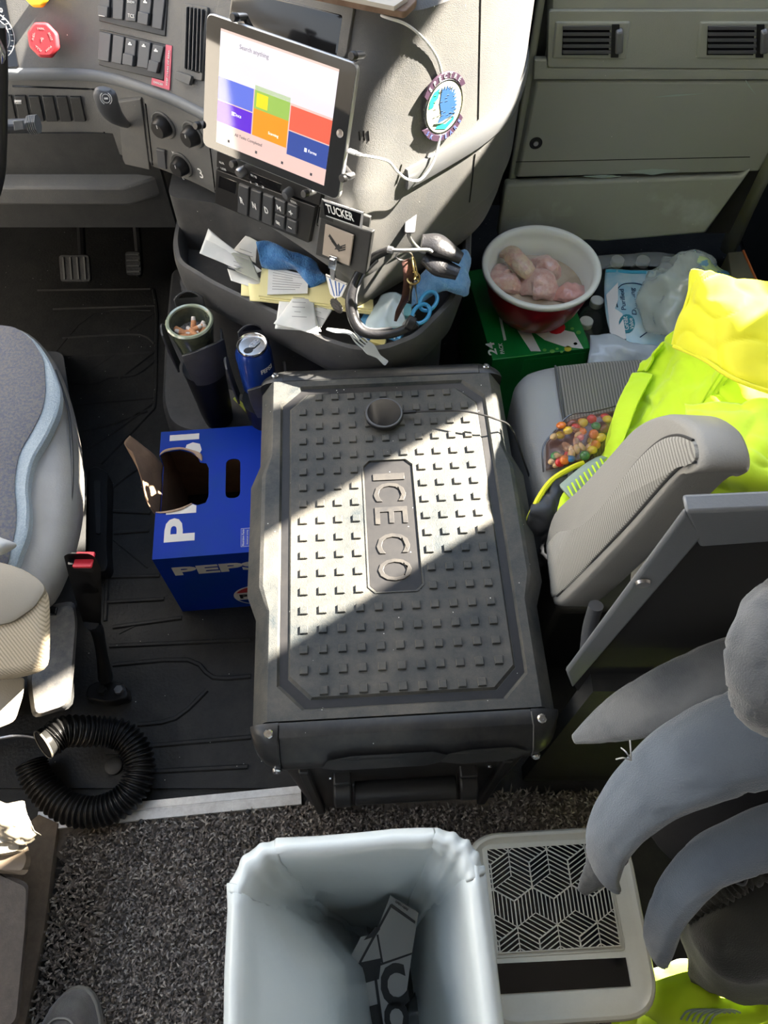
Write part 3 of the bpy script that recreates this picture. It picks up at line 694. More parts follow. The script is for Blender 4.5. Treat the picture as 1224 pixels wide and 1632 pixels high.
# ------------------------------------------------------------------ tablet on its mount
TM = fr((-.154, 1.0246, .8522), (.8407, -.5409, .0255), (.1838, .3293, .9262))
TB = thing('tablet', 'white-edged tablet in landscape showing purple, orange and red tiles', 'tablet', TM.translation)
tw, th_ = .2506, .1741
bm = NB(); prism(bm, rrect(tw, th_, .012, 6), -.0075, 0, TM); obj('case', bm, mat('pale_aluminium', (.55, .55, .56), .35, metal=.7), TB, bevel=.0015)
bm = NB(); prism(bm, rrect(tw - .003, th_ - .003, .011, 6), 0, .0006, TM); obj('glass_bezel', bm, mat('bezel_glass', (.01, .011, .013), .03, coat=1), TB)
def em(name, c, s=1.0): return mat(name, tuple(x * .4 for x in c), .03, emis=c, estr=s, coat=1)
aw, ah = .197, .148
scn = None
def tile(x0, y0, x1, y1, c, name, z=.0009, r=0, s=.75, parent=None):
    bm = NB(); prism(bm, [(aw * (x0 - .5), ah * (.5 - y1)), (aw * (x1 - .5), ah * (.5 - y1)), (aw * (x1 - .5), ah * (.5 - y0)), (aw * (x0 - .5), ah * (.5 - y0))], .0006, z, TM)
    return obj(name, bm, em(name + '_glow', c, s), parent or TB)
scn = tile(0, 0, 1, 1, (.60, .42, .38), 'screen', .00075)
T2 = lambda *a, **k: tile(*a, parent=scn, **k)
T2(0, .02, 1, .40, (.62, .58, .66), 'screen_glare')  # pale tile paints the whitish reflection over the upper screen
T2(0, .40, .32, .60, (.10, .14, .55), 'blue_tile'); T2(0, .61, .32, .80, (.10, .02, .50), 'purple_tile')
T2(.33, .36, .64, .56, (.25, .40, .08), 'green_tile'); T2(.33, .56, .64, .80, (.65, .24, .015), 'orange_tile')
T2(.35, .42, .45, .54, (.75, .55, .02), 'yellow_tile', z=.001); T2(.65, .42, 1, .63, (.60, .10, .06), 'red_tile'); T2(.65, .64, 1, .85, (.03, .06, .26), 'navy_tile')
ink = mat('screen_ink', (.03, .03, .05), .3); wh = em('screen_white', (.85, .85, .85), .9)
def ttext(s, x, y, w, m, h=None, z=.001):
    bm = NB(); text(bm, s, TM @ Matrix.Translation((aw * (x - .5), ah * (.5 - y), z)), w=w, h=h, depth=.00015); obj('lettering', bm, m, scn)
ttext('All Tasks Completed', .30, .865, .05, ink); ttext('Search anything', .30, .10, .05, mat('screen_grey', (.2, .2, .24), .3)); ttext('Forms', .87, .75, .014, wh); ttext('Scanning', .52, .73, .018, wh); ttext('Docs', .19, .68, .013, wh)
for x in (.12, .38, .62, .88):
    bm = NB(); M = TM @ Matrix.Translation((aw * (x - .5), ah * (.5 - .945), .001)); bxx(bm, -.0018, .0018, -.0018, .0018, 0, .0002, M); bxx(bm, -.0012, .0012, -.0003, .0003, .0001, .0003, M); obj('menu_icon', bm, ink, scn)
for x, y in ((.145, .68), (.81, .75)):
    bm = NB(); bxx(bm, -.002, .002, -.0025, .0025, 0, .0002, TM @ Matrix.Translation((aw * (x - .5), ah * (.5 - y), .001))); obj('tile_icon', bm, wh, scn)
bm = NB(); lathe(bm, [(.0055, .0006), (.0055, .0009), (.0046, .0007)], TM @ Matrix.Translation((.1125, 0, 0)), 24); obj('home_button', bm, mat('home_ring', (.2, .17, .15), .2, coat=1), TB)
MT = thing('tablet_mount', 'black tablet mount with chrome-ended clamp fingers gripping the tablet edges', 'tablet mount', TM @ Vector((0, 0, -.05)))
bm = NB(); tube(bm, [TM @ Vector((0, 0, -.012)), TM @ Vector((0, 0, -.035)), TM @ Vector((.005, .0, -.06))], [.022, .014, .02], n=16); prism(bm, rrect(.07, .07, .012), -.02, -.009, TM); obj('mount_head', bm, black, MT)
for i, (x, y, ang) in enumerate(((-.072, th_ / 2 + .006, 90), (tw / 2 - .006, th_ / 2 + .008, 60), (tw / 2 + .006, -.052, 0), (.072, -th_ / 2 - .006, -90), (-.06, -th_ / 2 - .006, -90), (-tw / 2 - .006, -.06, 180))):
    a = Vector((x, y, -.012)); bm = NB()
    tube(bm, [TM @ Vector((x * .25, y * .25, -.018)), TM @ Vector((x * .7, y * .7, -.022)), TM @ Vector((x, y, -.016))], .0045, n=8, flat=.5, res=4); arm = obj('clamp_arm', bm, black, MT)
    bm = NB(); M = TM @ Matrix.Translation((x, y, 0)); lathe(bm, [(.0045, -.018), (.0052, -.01), (.0052, .002), (.004, .003)], M, 18); fg = obj('clamp_finger', bm, steel, MT)
    bm = NB(); lathe(bm, [(.0056, .002), (.0056, .009), (.0045, .0105)], M, 18); obj('rubber_tip', bm, black, fg)
# white charging cable looping round the emblem
cw = mat('white_cable', (.72, .72, .70), .4)
t = thing('charging_cable', 'white charging cable curving from the tablet up over the dashboard top', 'cable', TM @ Vector((tw / 2, .01, 0)))
plug = TM @ Vector((tw / 2 + .002, -.018, -.004)); pd = (TM.to_3x3() @ Vector((1, 0, 0))).normalized()
bm = NB(); tube(bm, [plug, plug + pd * .012], .0042, n=10, res=1, flat=.6); tube(bm, [plug + pd * .012, plug + pd * .020], .0026, n=8, res=1); obj('plug', bm, white, t, bevel=.0005)
def lift(px, py, d, host=HA):
    p, n = host.hit(px, py); return p + n * d
bm = NB(); tube(bm, [plug + pd * .02, lift(595, 246, .045), lift(612, 262, .03), lift(636, 279, .018), lift(660, 279, .014), lift(680, 258, .012), lift(693, 228, .008), lift(702, 190, .002)], .0019, n=8, res=8); obj('lower_lead', bm, cw, t)
bm = NB(); tube(bm, [lift(704, 130, .003), lift(694, 92, .004), lift(672, 60, .004), lift(645, 38, .004), lift(612, 27, .006), YP(585, 12, 1.2)], .0019, n=8, res=8); obj('upper_lead', bm, cw, t)
# papers lying on top of the dash
t = thing('paper_stack', 'brown-edged clipboard and papers lying on the dash top above the tablet', 'papers', (.0, 1.17, .968))
cb = mat('brown_board', (.14, .085, .055), .7, col2=(.20, .13, .09), cscale=40)
bq = rpoly([tuple(G(x, y, .968)[:2]) for x, y in [(474, -8), (560, 10), (645, 27), (664, 8), (668, -70), (474, -90)]], .006, 3)
bm = NB(); loft(bm, [[Vector((x, y, z)) for x, y in bq] for z in (.9655, .974)]); obj('board', bm, cb, t, bevel=.001)
bq2 = [tuple(G(x, y, .98)[:2]) for x, y in [(500, -16), (560, -4), (628, 10), (650, -5), (655, -75), (480, -90)]]
bm = NB(); loft(bm, [[Vector((x, y, z)) for x, y in bq2] for z in (.9745, .980)]); obj('sheets', bm, mat('paper', (.45, .42, .37), .8), t)

# ------------------------------------------------------------------ storage tray, console and cup holders under the stack
tray = mat('tray_plastic', (.048, .050, .054), .45, bump=.3, bscale=700, dust=.45, dustcol=(.13, .125, .12), dscale=16, specks=.05)
CO = thing('centre_console', 'dark grey prow-shaped storage tray with raised lip below the centre stack', 'console', (-.13, 1.15, 0))
tp = [(-.40, 1.50), (-.40, 1.17), (-.385, 1.11), (-.31, 1.052), (-.19, .978), (-.10, .915), (-.05, .895), (.0, .895), (.06, .925), (.125, 1.01), (.16, 1.12), (.19, 1.5)]
def inset(p, d):      # shrink an outline toward its middle by d on every side
    x0, x1 = min(q[0] for q in p), max(q[0] for q in p); y0, y1 = min(q[1] for q in p), max(q[1] for q in p)
    cx, cy = (x0 + x1) / 2, (y0 + y1) / 2; kx = 1 - 2 * d / (x1 - x0); ky = 1 - 2 * d / (y1 - y0)
    return [(cx + (q[0] - cx) * kx, cy + (q[1] - cy) * ky) for q in p]
tpr = rpoly(tp, .02, 4)
def zr(p, z): return [Vector((x, y, z)) for x, y in p]
bm = NB(); loft(bm, [zr(inset(tpr, .03), .40), zr(inset(tpr, .004), .42), zr(tpr, .44), zr(inset(tpr, -.002), .488), zr(inset(tpr, .002), .500), zr(inset(tpr, .010), .502), zr(inset(tpr, .016), .494), zr(inset(tpr, .019), .455)]); HT = Bv(bm); obj('storage_tray', bm, tray, CO)
bm = NB(); kp = rpoly([(-.395, 1.33), (-.395, 1.20), (-.30, 1.18), (-.17, 1.10), (-.10, 1.07), (-.10, 1.33)], .02); loft(bm, [zr(kp, .44), zr(kp, .573)]); obj('tray_back', bm, tray, CO)
bm = NB(); lp = rpoly([(-.40, 1.5), (-.40, 1.12), (-.33, 1.08), (-.12, 1.0), (.05, 1.02), (.12, 1.1), (.14, 1.5)], .03); loft(bm, [zr(lp, 0), zr(lp, .42)]); obj('pedestal', bm, tray, CO)
# raised base plate under the cup holders
bp_ = rpoly([tuple(G(x, y, .16)[:2]) for x, y in ((272, 420), (262, 520), (256, 640), (268, 678), (300, 692), (405, 690), (440, 690), (440, 500))], .03, 5)
bm = NB(); loft(bm, [zr(inset(bp_, -.01), 0), zr(bp_, .145), zr(inset(bp_, .01), .16)]); obj('base_hump', bm, tray, CO)
# two cup holders of curved gripping petals
def holder(cx, cy, z, name, label):
    t = thing(name, label, 'cup holder', (cx, cy, .16)); M = Matrix.Translation((cx, cy, 0))
    bm = NB(); lathe(bm, [(.030, .16), (.034, .20), (.040, z - .13), (.041, z - .125), (.041, z - .12), (.03, z - .12)], M, 28); obj('cup_base', bm, black, t)
    for a0, a1, top, out in ((70, 125, .030, .010), (168, 200, .004, .006), (262, 338, .004, .018), (350, 385, -.02, .004)):
        bm = NB(); rings = []
        for k in range(9):
            u = k / 8; zz = (z - .12) + (.12 + top - .008) * u; r_ = .042 + out * math.sin(u * 1.7) + .004
            ring_ = []
            for j in range(9): a = R(a0 + (a1 - a0) * j / 8); ring_.append(M @ Vector((r_ * math.cos(a), r_ * math.sin(a), zz - (.012 * (abs(j - 4) / 4) ** 2 * u))))
            for j in range(8, -1, -1): a = R(a0 + (a1 - a0) * j / 8); ring_.append(M @ Vector(((r_ + .004) * math.cos(a), (r_ + .004) * math.sin(a), zz - (.012 * (abs(j - 4) / 4) ** 2 * u))))
            rings.append(ring_)
        loft(bm, rings); obj('petal', bm, tray, t, bevel=.001)
    return t
holder(-.357, 1.008, .45, 'cup_holder', 'left black petal cup holder gripping the glass ashtray')
holder(-.236, .945, .43, 'cup_holder', 'right black petal cup holder gripping the blue soda can')
# ashtray
t = thing('ashtray', 'round greenish glass ashtray full of cigarette butts in the left cup holder', 'ashtray', (-.357, 1.008, .36))
M = Matrix.Translation((-.357, 1.008, .36)); gg = mat('green_glass', (.06, .07, .05), .12, coat=.8, col2=(.10, .11, .07), cscale=60)
bm = NB(); lathe(bm, [(.030, 0), (.036, .05), (.043, .085), (.0435, .092), (.041, .094), (.0365, .092), (.034, .07), (.030, .052)], M, 40); obj('glass_cup', bm, gg, t)
bm = NB(); lathe(bm, [(.0365, .0925), (.0375, .0955), (.0415, .0962), (.0438, .0935), (.0425, .090)], M, 40, cap=False); obj('polished_rim', bm, mat('glass_edge', (.30, .34, .25), .1, coat=1), t)
ash = mat('ash', (.12, .12, .11), .95, col2=(.28, .27, .25), cscale=200, cpos=(.45, .55), bump=.8, bscale=300)
bm = NB(); 
rs = [[M @ Vector((r_ * math.cos(2 * PI * k / 24), r_ * math.sin(2 * PI * k / 24), .060 + .004 * noise.noise(Vector((r_ * 90 * math.cos(2 * PI * k / 24), r_ * 90 * math.sin(2 * PI * k / 24), 0))))) for k in range(24)] for r_ in (.033, .025, .015, .006)]
loft(bm, rs); solo('ash', bm, ash, 'grey ash bed covering the bottom of the ashtray', 'ash', kind='stuff')
bo = mat('butt_orange', (.62, .28, .12), .8, col2=(.5, .22, .1), cscale=300); bw_ = mat('butt_white', (.6, .55, .5), .8)
def butt():
    t = thing('cigarette_butt', '', 'cigarette butt', (0, 0, 0)); bm = NB(); tube(bm, [(-.012, 0, .004), (.004, 0, .004), (.010, .001, .004)], [.0042, .0041, .0038], n=10, res=3); obj('filter', bm, bo, t)
    bm = NB(); tube(bm, [(.010, .001, .004), (.016, .002, .0045)], [.0038, .0030], n=10, res=1); obj('burnt_paper', bm, bw_, t); return t
b0 = butt(); random.seed(4)
bl = ['upright orange cigarette butt at the back of the ashtray', 'long orange cigarette butt at the left of the ashtray', 'orange cigarette butt lying across the middle of the ash', 'short cigarette butt leaning to the right of the ash',
      'cigarette butt lowest in the ashtray', 'pale end of a cigarette butt under the leaning one', 'rightmost cigarette butt against the glass wall', 'cigarette butt beside the long left one']
for i, (x, y, a, tl) in enumerate(((.002, .008, 80, 30), (-.017, -.008, -35, 5), (.003, -.008, 20, 8), (.015, -.002, 60, 15), (-.003, -.018, 10, 4), (.008, -.016, 130, 6), (.021, -.010, 75, 10), (-.010, -.014, 160, 12))):
    o = b0 if i == 0 else dup(b0); o.scale = (1.25,) * 3; o.location = (-.357 + x, 1.008 + y, .427 + (i % 3) * .003); o.rotation_euler = (0, -R(tl), R(a)); o['label'] = bl[i]; o['group'] = 'cigarette butts in the ashtray'
# soda can
CB = Vector((-.236, .945, .345)); t = thing('soda_can', 'opened blue soda can with silver lid in the right cup holder', 'can', CB); M = Matrix.Translation(CB) @ Matrix.Rotation(R(20), 4, 'Z')
cblue = mat('can_blue', (.012, .05, .30), .25, metal=.4, coat=.5)
bm = NB(); lathe(bm, [(.026, 0), (.033, .008), (.033, .095), (.0275, .1105)], M, 40); cn = obj('can_body', bm, cblue, t)
bm = NB(); lathe(bm, [(.027, .112), (.0278, .116), (.027, .1178), (.0258, .1165), (.0245, .1125), (.023, .1118), (.0, .1120)], M, 40); ld = obj('can_lid', bm, chrome, t)
bm = NB(); prism(bm, circ(.0085, 20, (-.009, -.008), .0065), .1118, .1126, M); obj('mouth_hole', bm, black, ld)
bm = NB()
ta = Matrix.Translation((.006, .003, .113)) @ Matrix.Rotation(R(35), 4, 'Z')
prism(bm, rpoly([(-.009, -.006), (.009, -.006), (.012, 0), (.009, .006), (-.009, .006), (-.012, 0)], .003), .0, .0014, M @ ta); tab = obj('pull_tab', bm, steel, ld, bevel=.0004)
bm = NB(); prism(bm, circ(.003, 16, (-.0045, 0)), .0012, .0018, M @ ta); prism(bm, circ(.0035, 16, (.006, 0)), .0012, .0018, M @ ta); obj('tab_holes', bm, black, tab) if 0 else bm.free()
for cx in (-.0045, .006):
    bm = NB(); lathe(bm, [(.0034, .0012), (.0034, .0022), (.0024, .0022), (.0024, .0013)], M @ ta @ Matrix.Translation((cx, 0, 0)), 16); obj('tab_ring', bm, chrome, tab)
bm = NB()
for k, ch in enumerate('PEPSI'):
    a = R(-60 + k * 9 - 20); text(bm, ch, M @ fr((.0331 * math.cos(a), .0331 * math.sin(a), .075), (-math.sin(a), math.cos(a), 0), (0, 0, 1)), h=.011, depth=.0003, bold=.02)
obj('lettering', bm, white, cn)

# ------------------------------------------------------------------ things in the storage tray
pap = mat('paper_white', (.62, .64, .62), .8, col2=(.70, .70, .68), cscale=30); pay = mat('paper_yellow', (.72, .66, .34), .8); rec = mat('receipt_print', (.3, .3, .3), .8)
def sheet(name, pts, th, m, label, cat, group=None, lines=0, lm=None, n=1, amp=.003, lbm=None, parent=None):
    """loose sheet with corners at surveyed (pixel, height) points, gently curled"""
    P = [G(x, y, z) for x, y, z in pts]; bm = NB()
    grid(bm, [[P[0], (P[0] + P[1]) / 2, P[1]], [(P[0] + P[3]) / 2, sum(P, Vector()) / 4 + Vector((0, 0, amp)), (P[1] + P[2]) / 2], [P[3], (P[2] + P[3]) / 2, P[2]]], 5, amp * .4, 25, len(name) + pts[0][0])
    o = solo(name, bm, m, label, cat, group, solid=th, soff=-1)
    if lines:
        bm = NB(); nn = (P[1] - P[0]).cross(P[3] - P[0]).normalized(); nn = nn if nn.z > 0 else -nn
        M = fr(sum(P, Vector()) / 4 + nn * (amp * 1.6 + .001), P[1] - P[0], (P[0] - P[3])); w = (P[1] - P[0]).length * .7; h = (P[0] - P[3]).length * .8; random.seed(lines)
        for k in range(lines): 
            ww = w * random.uniform(.4, 1); box(bm, (-(w - ww) / 2 * random.random(), h * (.5 - k / lines), 0), (ww, .0012, .0003), M)
        obj('printed_lines', bm, rec, o, kind='stuff')
    return o
sheet('receipt', [(332, 364, .545), (398, 420, .53), (378, 428, .53), (318, 404, .54)], .0006, pap, 'folded white receipt sticking up highest at the left of the tray', 'receipt', 'papers in the tray')
sheet('receipt', [(334, 368, .55), (418, 432, .525), (398, 440, .52), (320, 402, .53)], .0006, pap, 'long white receipt lying at the far left of the paper pile', 'receipt', 'papers in the tray')
sheet('receipt', [(392, 374, .525), (410, 384, .53), (408, 420, .515), (372, 398, .515)], .0006, pap, 'bluish white paper behind the left receipts', 'paper', 'papers in the tray')
sheet('envelope', [(352, 392, .54), (398, 408, .535), (416, 450, .52), (376, 432, .525)], .0008, mat('grey_green_paper', (.36, .37, .31), .8), 'grey-green printed slip leaning over the left receipts', 'paper', lines=7)
sheet('paper_slip', [(362, 428, .512), (420, 446, .512), (414, 462, .508), (368, 447, .508)], .0006, pap, 'white slip poking out under the grey-green paper', 'paper')
for i, (dz, l) in enumerate(((0, 'yellow lined paper lying lowest at the left of the notepad'), (.006, 'yellow lined sheet fanned out in the middle under the notepad'), )):
    sheet('yellow_sheet', [(385 + i * 10, 440 + i * 3, .504 + dz), (560, 455 + i * 4, .504 + dz), (585 - i * 10, 490 + i * 2, .505 + dz), (384 + i * 14, 470 + i * 8, .506 + dz)], .002, pay, l, 'paper', 'yellow lined papers')
NP = thing('notepad', 'yellow lined notepad with a printed letter on top, in the middle of the tray', 'notepad', G(500, 450, .515)); bm = NB()
q = [G(417, 427, .522), G(590, 452, .522), G(592, 492, .52), G(412, 471, .52)]
for k in range(3):
    o_ = Vector((.002 * k, -.003 * k, -.003 * k)); loft(bm, [[p + o_ + Vector((0, 0, -.003)) for p in q], [p + o_ for p in q]])
obj('pages', bm, pay, NP); bm = NB(); q2 = [G(428, 424, .524), G(492, 440, .524), G(490, 468, .523), G(426, 470, .523)]; loft(bm, [q2, [p + Vector((0, 0, .001)) for p in q2]]); lt = obj('letter', bm, pap, NP)
bm = NB(); random.seed(2)
for k in range(8):
    a = q2[0].lerp(q2[3], .12 + k * .1).lerp(q2[1].lerp(q2[2], .12 + k * .1), .12); b = q2[0].lerp(q2[3], .12 + k * .1).lerp(q2[1].lerp(q2[2], .12 + k * .1), random.uniform(.6, .9)); tube(bm, [a + Vector((0, 0, .0014)), b + Vector((0, 0, .0014))], .0005, n=4, res=1)
obj('printed_lines', bm, rec, lt, kind='stuff')
sheet('receipt', [(446, 474, .515), (492, 474, .512), (512, 528, .512), (438, 524, .51)], .0006, pap, 'crumpled white receipt hanging over the tray lip, left of the other', 'receipt', 'papers in the tray', amp=.006)
sheet('receipt', [(466, 476, .522), (500, 478, .518), (508, 534, .518), (436, 516, .52)], .0006, pap, 'creased white receipt draped lowest over the tray lip', 'receipt', 'papers in the tray', amp=.007, lines=5)
sheet('receipt', [(492, 477, .512), (532, 490, .512), (512, 522, .51), (500, 515, .51)], .0006, pap, 'white receipt right of the creased one near the medal', 'receipt', 'papers in the tray', lines=4)
tow = mat('blue_towel', (.03, .13, .33), .95, bump=1.2, bscale=350, sheen=.3, col2=(.05, .18, .40), cscale=80)
tow2 = mat('light_blue_towel', (.10, .26, .50), .95, bump=1.2, bscale=350, sheen=.3, col2=(.15, .32, .55), cscale=80)
def cloth(name, rows, m, label, cat, th=.003, amp=.004, fs=25, seed=1, n=6, parent=None, group=None):
    bm = NB(); grid(bm, [[G(*p) if not isinstance(p, Vector) else p for p in r] for r in rows], n, amp, fs, seed)
    if parent: return obj(name, bm, m, parent, solid=th, ang=80)
    return solo(name, bm, m, label, cat, group, solid=th, ang=80)
cloth('shop_towel', [[(408, 386, .56), (430, 384, .56), (456, 398, .555), (480, 405, .55), (505, 418, .54)], [(412, 402, .55), (432, 404, .55), (458, 415, .55), (484, 422, .545), (512, 432, .535)], [(418, 424, .525), (442, 428, .53), (470, 424, .535), (490, 440, .535), (520, 445, .53)], [(422, 428, .518), (450, 430, .518), (480, 430, .52), (492, 462, .52), (512, 450, .52)]], tow,
      'dark blue shop towel bunched behind the notepad in the tray', 'towel', amp=.007)
cloth('shop_towel', [[(690, 420, .54), (715, 405, .545), (740, 398, .54), (748, 412, .52)], [(672, 440, .535), (700, 430, .55), (735, 430, .54), (748, 440, .51)], [(660, 462, .525), (690, 458, .54), (730, 458, .53), (746, 466, .50)], [(656, 490, .51), (672, 478, .52), (712, 464, .525), (738, 474, .505)]], tow2,
      'light blue shop towel hanging over the right lip of the tray', 'towel', amp=.006)
cloth('tissue', [[(610, 470, .52), (628, 465, .53), (640, 470, .52)], [(590, 500, .515), (615, 490, .53), (642, 495, .52)], [(580, 528, .51), (610, 525, .515), (650, 520, .51)]], mat('clear_bag_plastic', (.45, .55, .58), .25, coat=.6), 'pale clear plastic bag crumpled inside the headband ring', 'plastic bag', th=.001, amp=.006)
def packet(q, z, h, m, name, label, cat, m2=None, stripe=None):
    P = [G(x, y, z) for x, y in q]; t = thing(name, label, cat, sum(P, Vector()) / 4); bm = NB(); loft(bm, [P, [p + Vector((0, 0, h)) for p in P]]); obj('packet_body', bm, m, t, bevel=.0015)
    if m2:
        S = [P[0].lerp(P[1], stripe[0]), P[0].lerp(P[1], stripe[1]), P[3].lerp(P[2], stripe[1]), P[3].lerp(P[2], stripe[0])]; bm = NB(); loft(bm, [[p + Vector((0, 0, h * .9)) for p in S], [p + Vector((0, 0, h + .0006)) for p in S]]); obj('printed_stripe', bm, m2, t)
    return t
packet([(580, 508), (645, 530), (638, 548), (572, 524)], .49, .014, mat('packet_blue', (.10, .30, .52), .4), 'snack_packet', 'light blue packet with a white stripe lying under the headband', 'packet', white, (.3, .7))
packet([(584, 532), (616, 546), (612, 556), (574, 542)], .488, .008, mat('packet_yellow', (.60, .50, .18), .5), 'snack_packet', 'small yellow-ended packet lying beside the fork', 'packet', mat('packet_navy', (.02, .07, .2), .4), (0, .4))
packet([(632, 488), (656, 492), (655, 512), (630, 508)], .50, .012, mat('packet_teal', (.2, .5, .55), .4), 'snack_packet', 'teal and white packet standing behind the scissors', 'packet', white, (.1, .5))
bm = NB(); tube(bm, [G(374, 634, .166), G(386, 646, .166), G(399, 661, .166)], .0045, n=8, flat=.5); solo('yellow_strip', bm, mat('strip_yellow', (.35, .40, .06), .5), 'short yellow-green plastic strip lying on the base plate beside the fridge', 'plastic strip')
# scissors with blue handles
t = thing('scissors', 'pair of scissors with light blue loop handles lying in the tray', 'scissors', G(676, 488, .51)); sb = mat('scissor_blue', (.04, .28, .55), .35)
for cx, cy, l in ((683, 480, 'upper'), (671, 500, 'lower')):
    c = G(cx, cy, .53); bm = NB(); MM = fr(c, (.5, .8, .1), (-.8, .5, .3)); tube(bm, [MM @ Vector((.021 * math.cos(k * PI / 8), .013 * math.sin(k * PI / 8), 0)) for k in range(17)], .0035, n=8, res=2); obj('handle', bm, sb, t)
bm = NB(); tube(bm, [G(660, 500, .525), G(640, 522, .51), G(628, 540, .50)], [.004, .004, .001], n=8, flat=.3); obj('blade', bm, steel, t)
# forks, clear plastic cutlery
clr = mat('clear_cutlery', (.42, .45, .46), .15, coat=1)
def fork(a, b, label):
    a = G(*a); b = G(*b); t = thing('plastic_fork', label, 'fork', a); M = fr(a, b - a, Vector((0, 0, 1)).cross(b - a)); L = (b - a).length; bm = NB()
    prism(bm, rpoly([(0, -.010), (.012, -.012), (.03, -.004), (L, -.006), (L, .006), (.03, .004), (.012, .012), (0, .010)], .003, 3), 0, .002, M)
    ob = obj('handle', bm, clr, t)
    for k in range(4):
        bm = NB(); y = -.0085 + k * .0057; tube(bm, [M @ Vector((.002, y, .001)), M @ Vector((-.015, y * 1.05, .001)), M @ Vector((-.030, y, .006))], [.0018, .0016, .0008], n=6); obj('tine', bm, clr, t)
fork((582, 550, .515), (616, 580, .492), 'clear plastic fork with its tines up, right above the black cooler')
t = thing('plastic_knife', 'clear plastic knife poking left from behind the fork', 'knife', G(530, 525, .51)); bm = NB(); tube(bm, [G(521, 524, .51), G(535, 527, .512), G(556, 530, .512), G(572, 542, .508)], [.003, .005, .0045, .003], n=8, flat=.3); obj('blade', bm, clr, t)
# headset: padded headband ring, ear cups
t = thing('headset', 'black trucker headset with round padded headband hanging on the hook', 'headset', HA.hit(600, 470)[0]); lth = mat('black_leather', (.018, .018, .020), .3, bump=.3, bscale=250)
HB = [(622, 398, .66), (596, 410, .645), (572, 436, .62), (559, 470, .60), (560, 500, .58), (572, 524, .565), (592, 533, .56), (625, 532, .56), (655, 520, .565), (663, 514, .57)]
bm = NB(); tube(bm, [G(*p) for p in HB], [.006, .007, .0075, .008, .008, .008, .0075, .007, .0075, .0085], n=14, res=8); obj('headband', bm, lth, t)
bm = NB(); tube(bm, [G(x + dx, y + dy, z + .001) for (x, y, z), (dx, dy) in zip(HB[1:-2], ((6, 5), (8, 3), (9, 0), (9, -2), (7, -5), (4, -8), (0, -9)))], .0022, n=8, res=6); obj('band_piping', bm, swp, t)
bm = NB(); tube(bm, [G(648, 512, .575), G(660, 518, .57)], .012, n=12, res=1); obj('band_slider', bm, black, t, bevel=.002)
for pts, rr_x, nm in (([(672, 386, .66), (700, 392, .655), (735, 412, .64)], [.016, .022, .012], 'ear_cup'), ([(676, 408, .645), (700, 424, .635), (730, 436, .63)], [.014, .020, .013], 'ear_cushion')):
    bm = NB(); tube(bm, [G(*p) for p in pts], rr_x, n=20, res=8, flat=.55, mod=lambda u, a: 1 + .03 * math.sin(u * 90)); obj(nm, bm, lth, t, ang=60)
bm = NB(); tube(bm, [G(619, 398, .672), G(645, 399, .67), G(680, 398, .665), G(688, 402, .66)], .003, n=8, res=3); tube(bm, [G(618, 397, .672), G(626, 399, .672)], .0055, n=10, res=1); obj('microphone_boom', bm, steel, t)
# keys on a strap
t = thing('key_ring', 'keys and brass ring on a dark leather strap hanging beside the headset', 'keys', G(655, 450, .58)); brass = mat('brass', (.55, .42, .18), .3, metal=1)
def ringt(c, r, w, m, nm, ax, ay):
    bm = NB(); MM = fr(c, ax, ay); tube(bm, [MM @ Vector((r * math.cos(k * PI / 10), r * math.sin(k * PI / 10), 0)) for k in range(21)], w, n=8, res=2, cap=False); return obj(nm, bm, m, t)
ringt(G(644, 408, .65), .013, .0012, steel, 'split_ring', (1, 0, 0), (0, .3, -1)); ringt(G(661, 425, .64), .014, .0014, brass, 'split_ring', (.3, 0, -1), (0, 1, 0)); ringt(G(659, 443, .62), .010, .0016, brass, 'split_ring', (1, 0, 0), (0, 1, .5))
bm = NB(); P = [(646, 415, .645), (652, 440, .62), (648, 470, .58), (636, 495, .545), (630, 512, .53)]; tube(bm, [G(*p) for p in P], [.008, .012, .012, .009, .004], n=10, flat=.25, res=6); obj('leather_strap', bm, mat('brown_leather', (.07, .03, .025), .5, bump=.4, bscale=200), t)
for a, b, m_ in (((661, 450, .61), (665, 482, .575), steel), ((655, 452, .61), (652, 478, .575), brass), ((660, 440, .628), (668, 447, .62), brass)):
    A = G(*a); B = G(*b); bm = NB(); tube(bm, [A, A.lerp(B, .2), A.lerp(B, .35), B], [.006, .007, .003, .0025], n=8, res=2, flat=.35); obj('key', bm, m_, t)

# ------------------------------------------------------------------ portable fridge, the black dimpled cooler in the middle
lidm = mat('lid_dusty', (.019, .026, .030), .58, bump=.25, bscale=600, dust=.75, dustcol=(.145, .128, .102), dscale=9, specks=.12)
lidr = mat('lid_trench', (.006, .006, .007), .5, dust=.2, dustcol=(.05, .045, .04), dscale=40, specks=.3)
letm = mat('lid_letters', (.014, .014, .015), .5, dust=.45, dustcol=(.09, .08, .065), dscale=30)
alu = mat('black_aluminium', (.024, .026, .029), .38, metal=.35, dust=.35, dustcol=(.13, .12, .10), dscale=20, specks=.12)
cbody = mat('cooler_body', (.018, .018, .019), .42, dust=.2, dustcol=(.08, .075, .06), dscale=15)
FZ = .48
FR = thing('portable_fridge', 'large black portable fridge with a dusty dimpled lid lettered ICECO', 'cooler', (.012, .566, 0), R(3.2))
def FL(bm, name, m, parent=FR, **k): return obj(name, bm, m, parent, local=True, **k)
def zl(p, z): return [Vector((x, y, z)) for x, y in p]
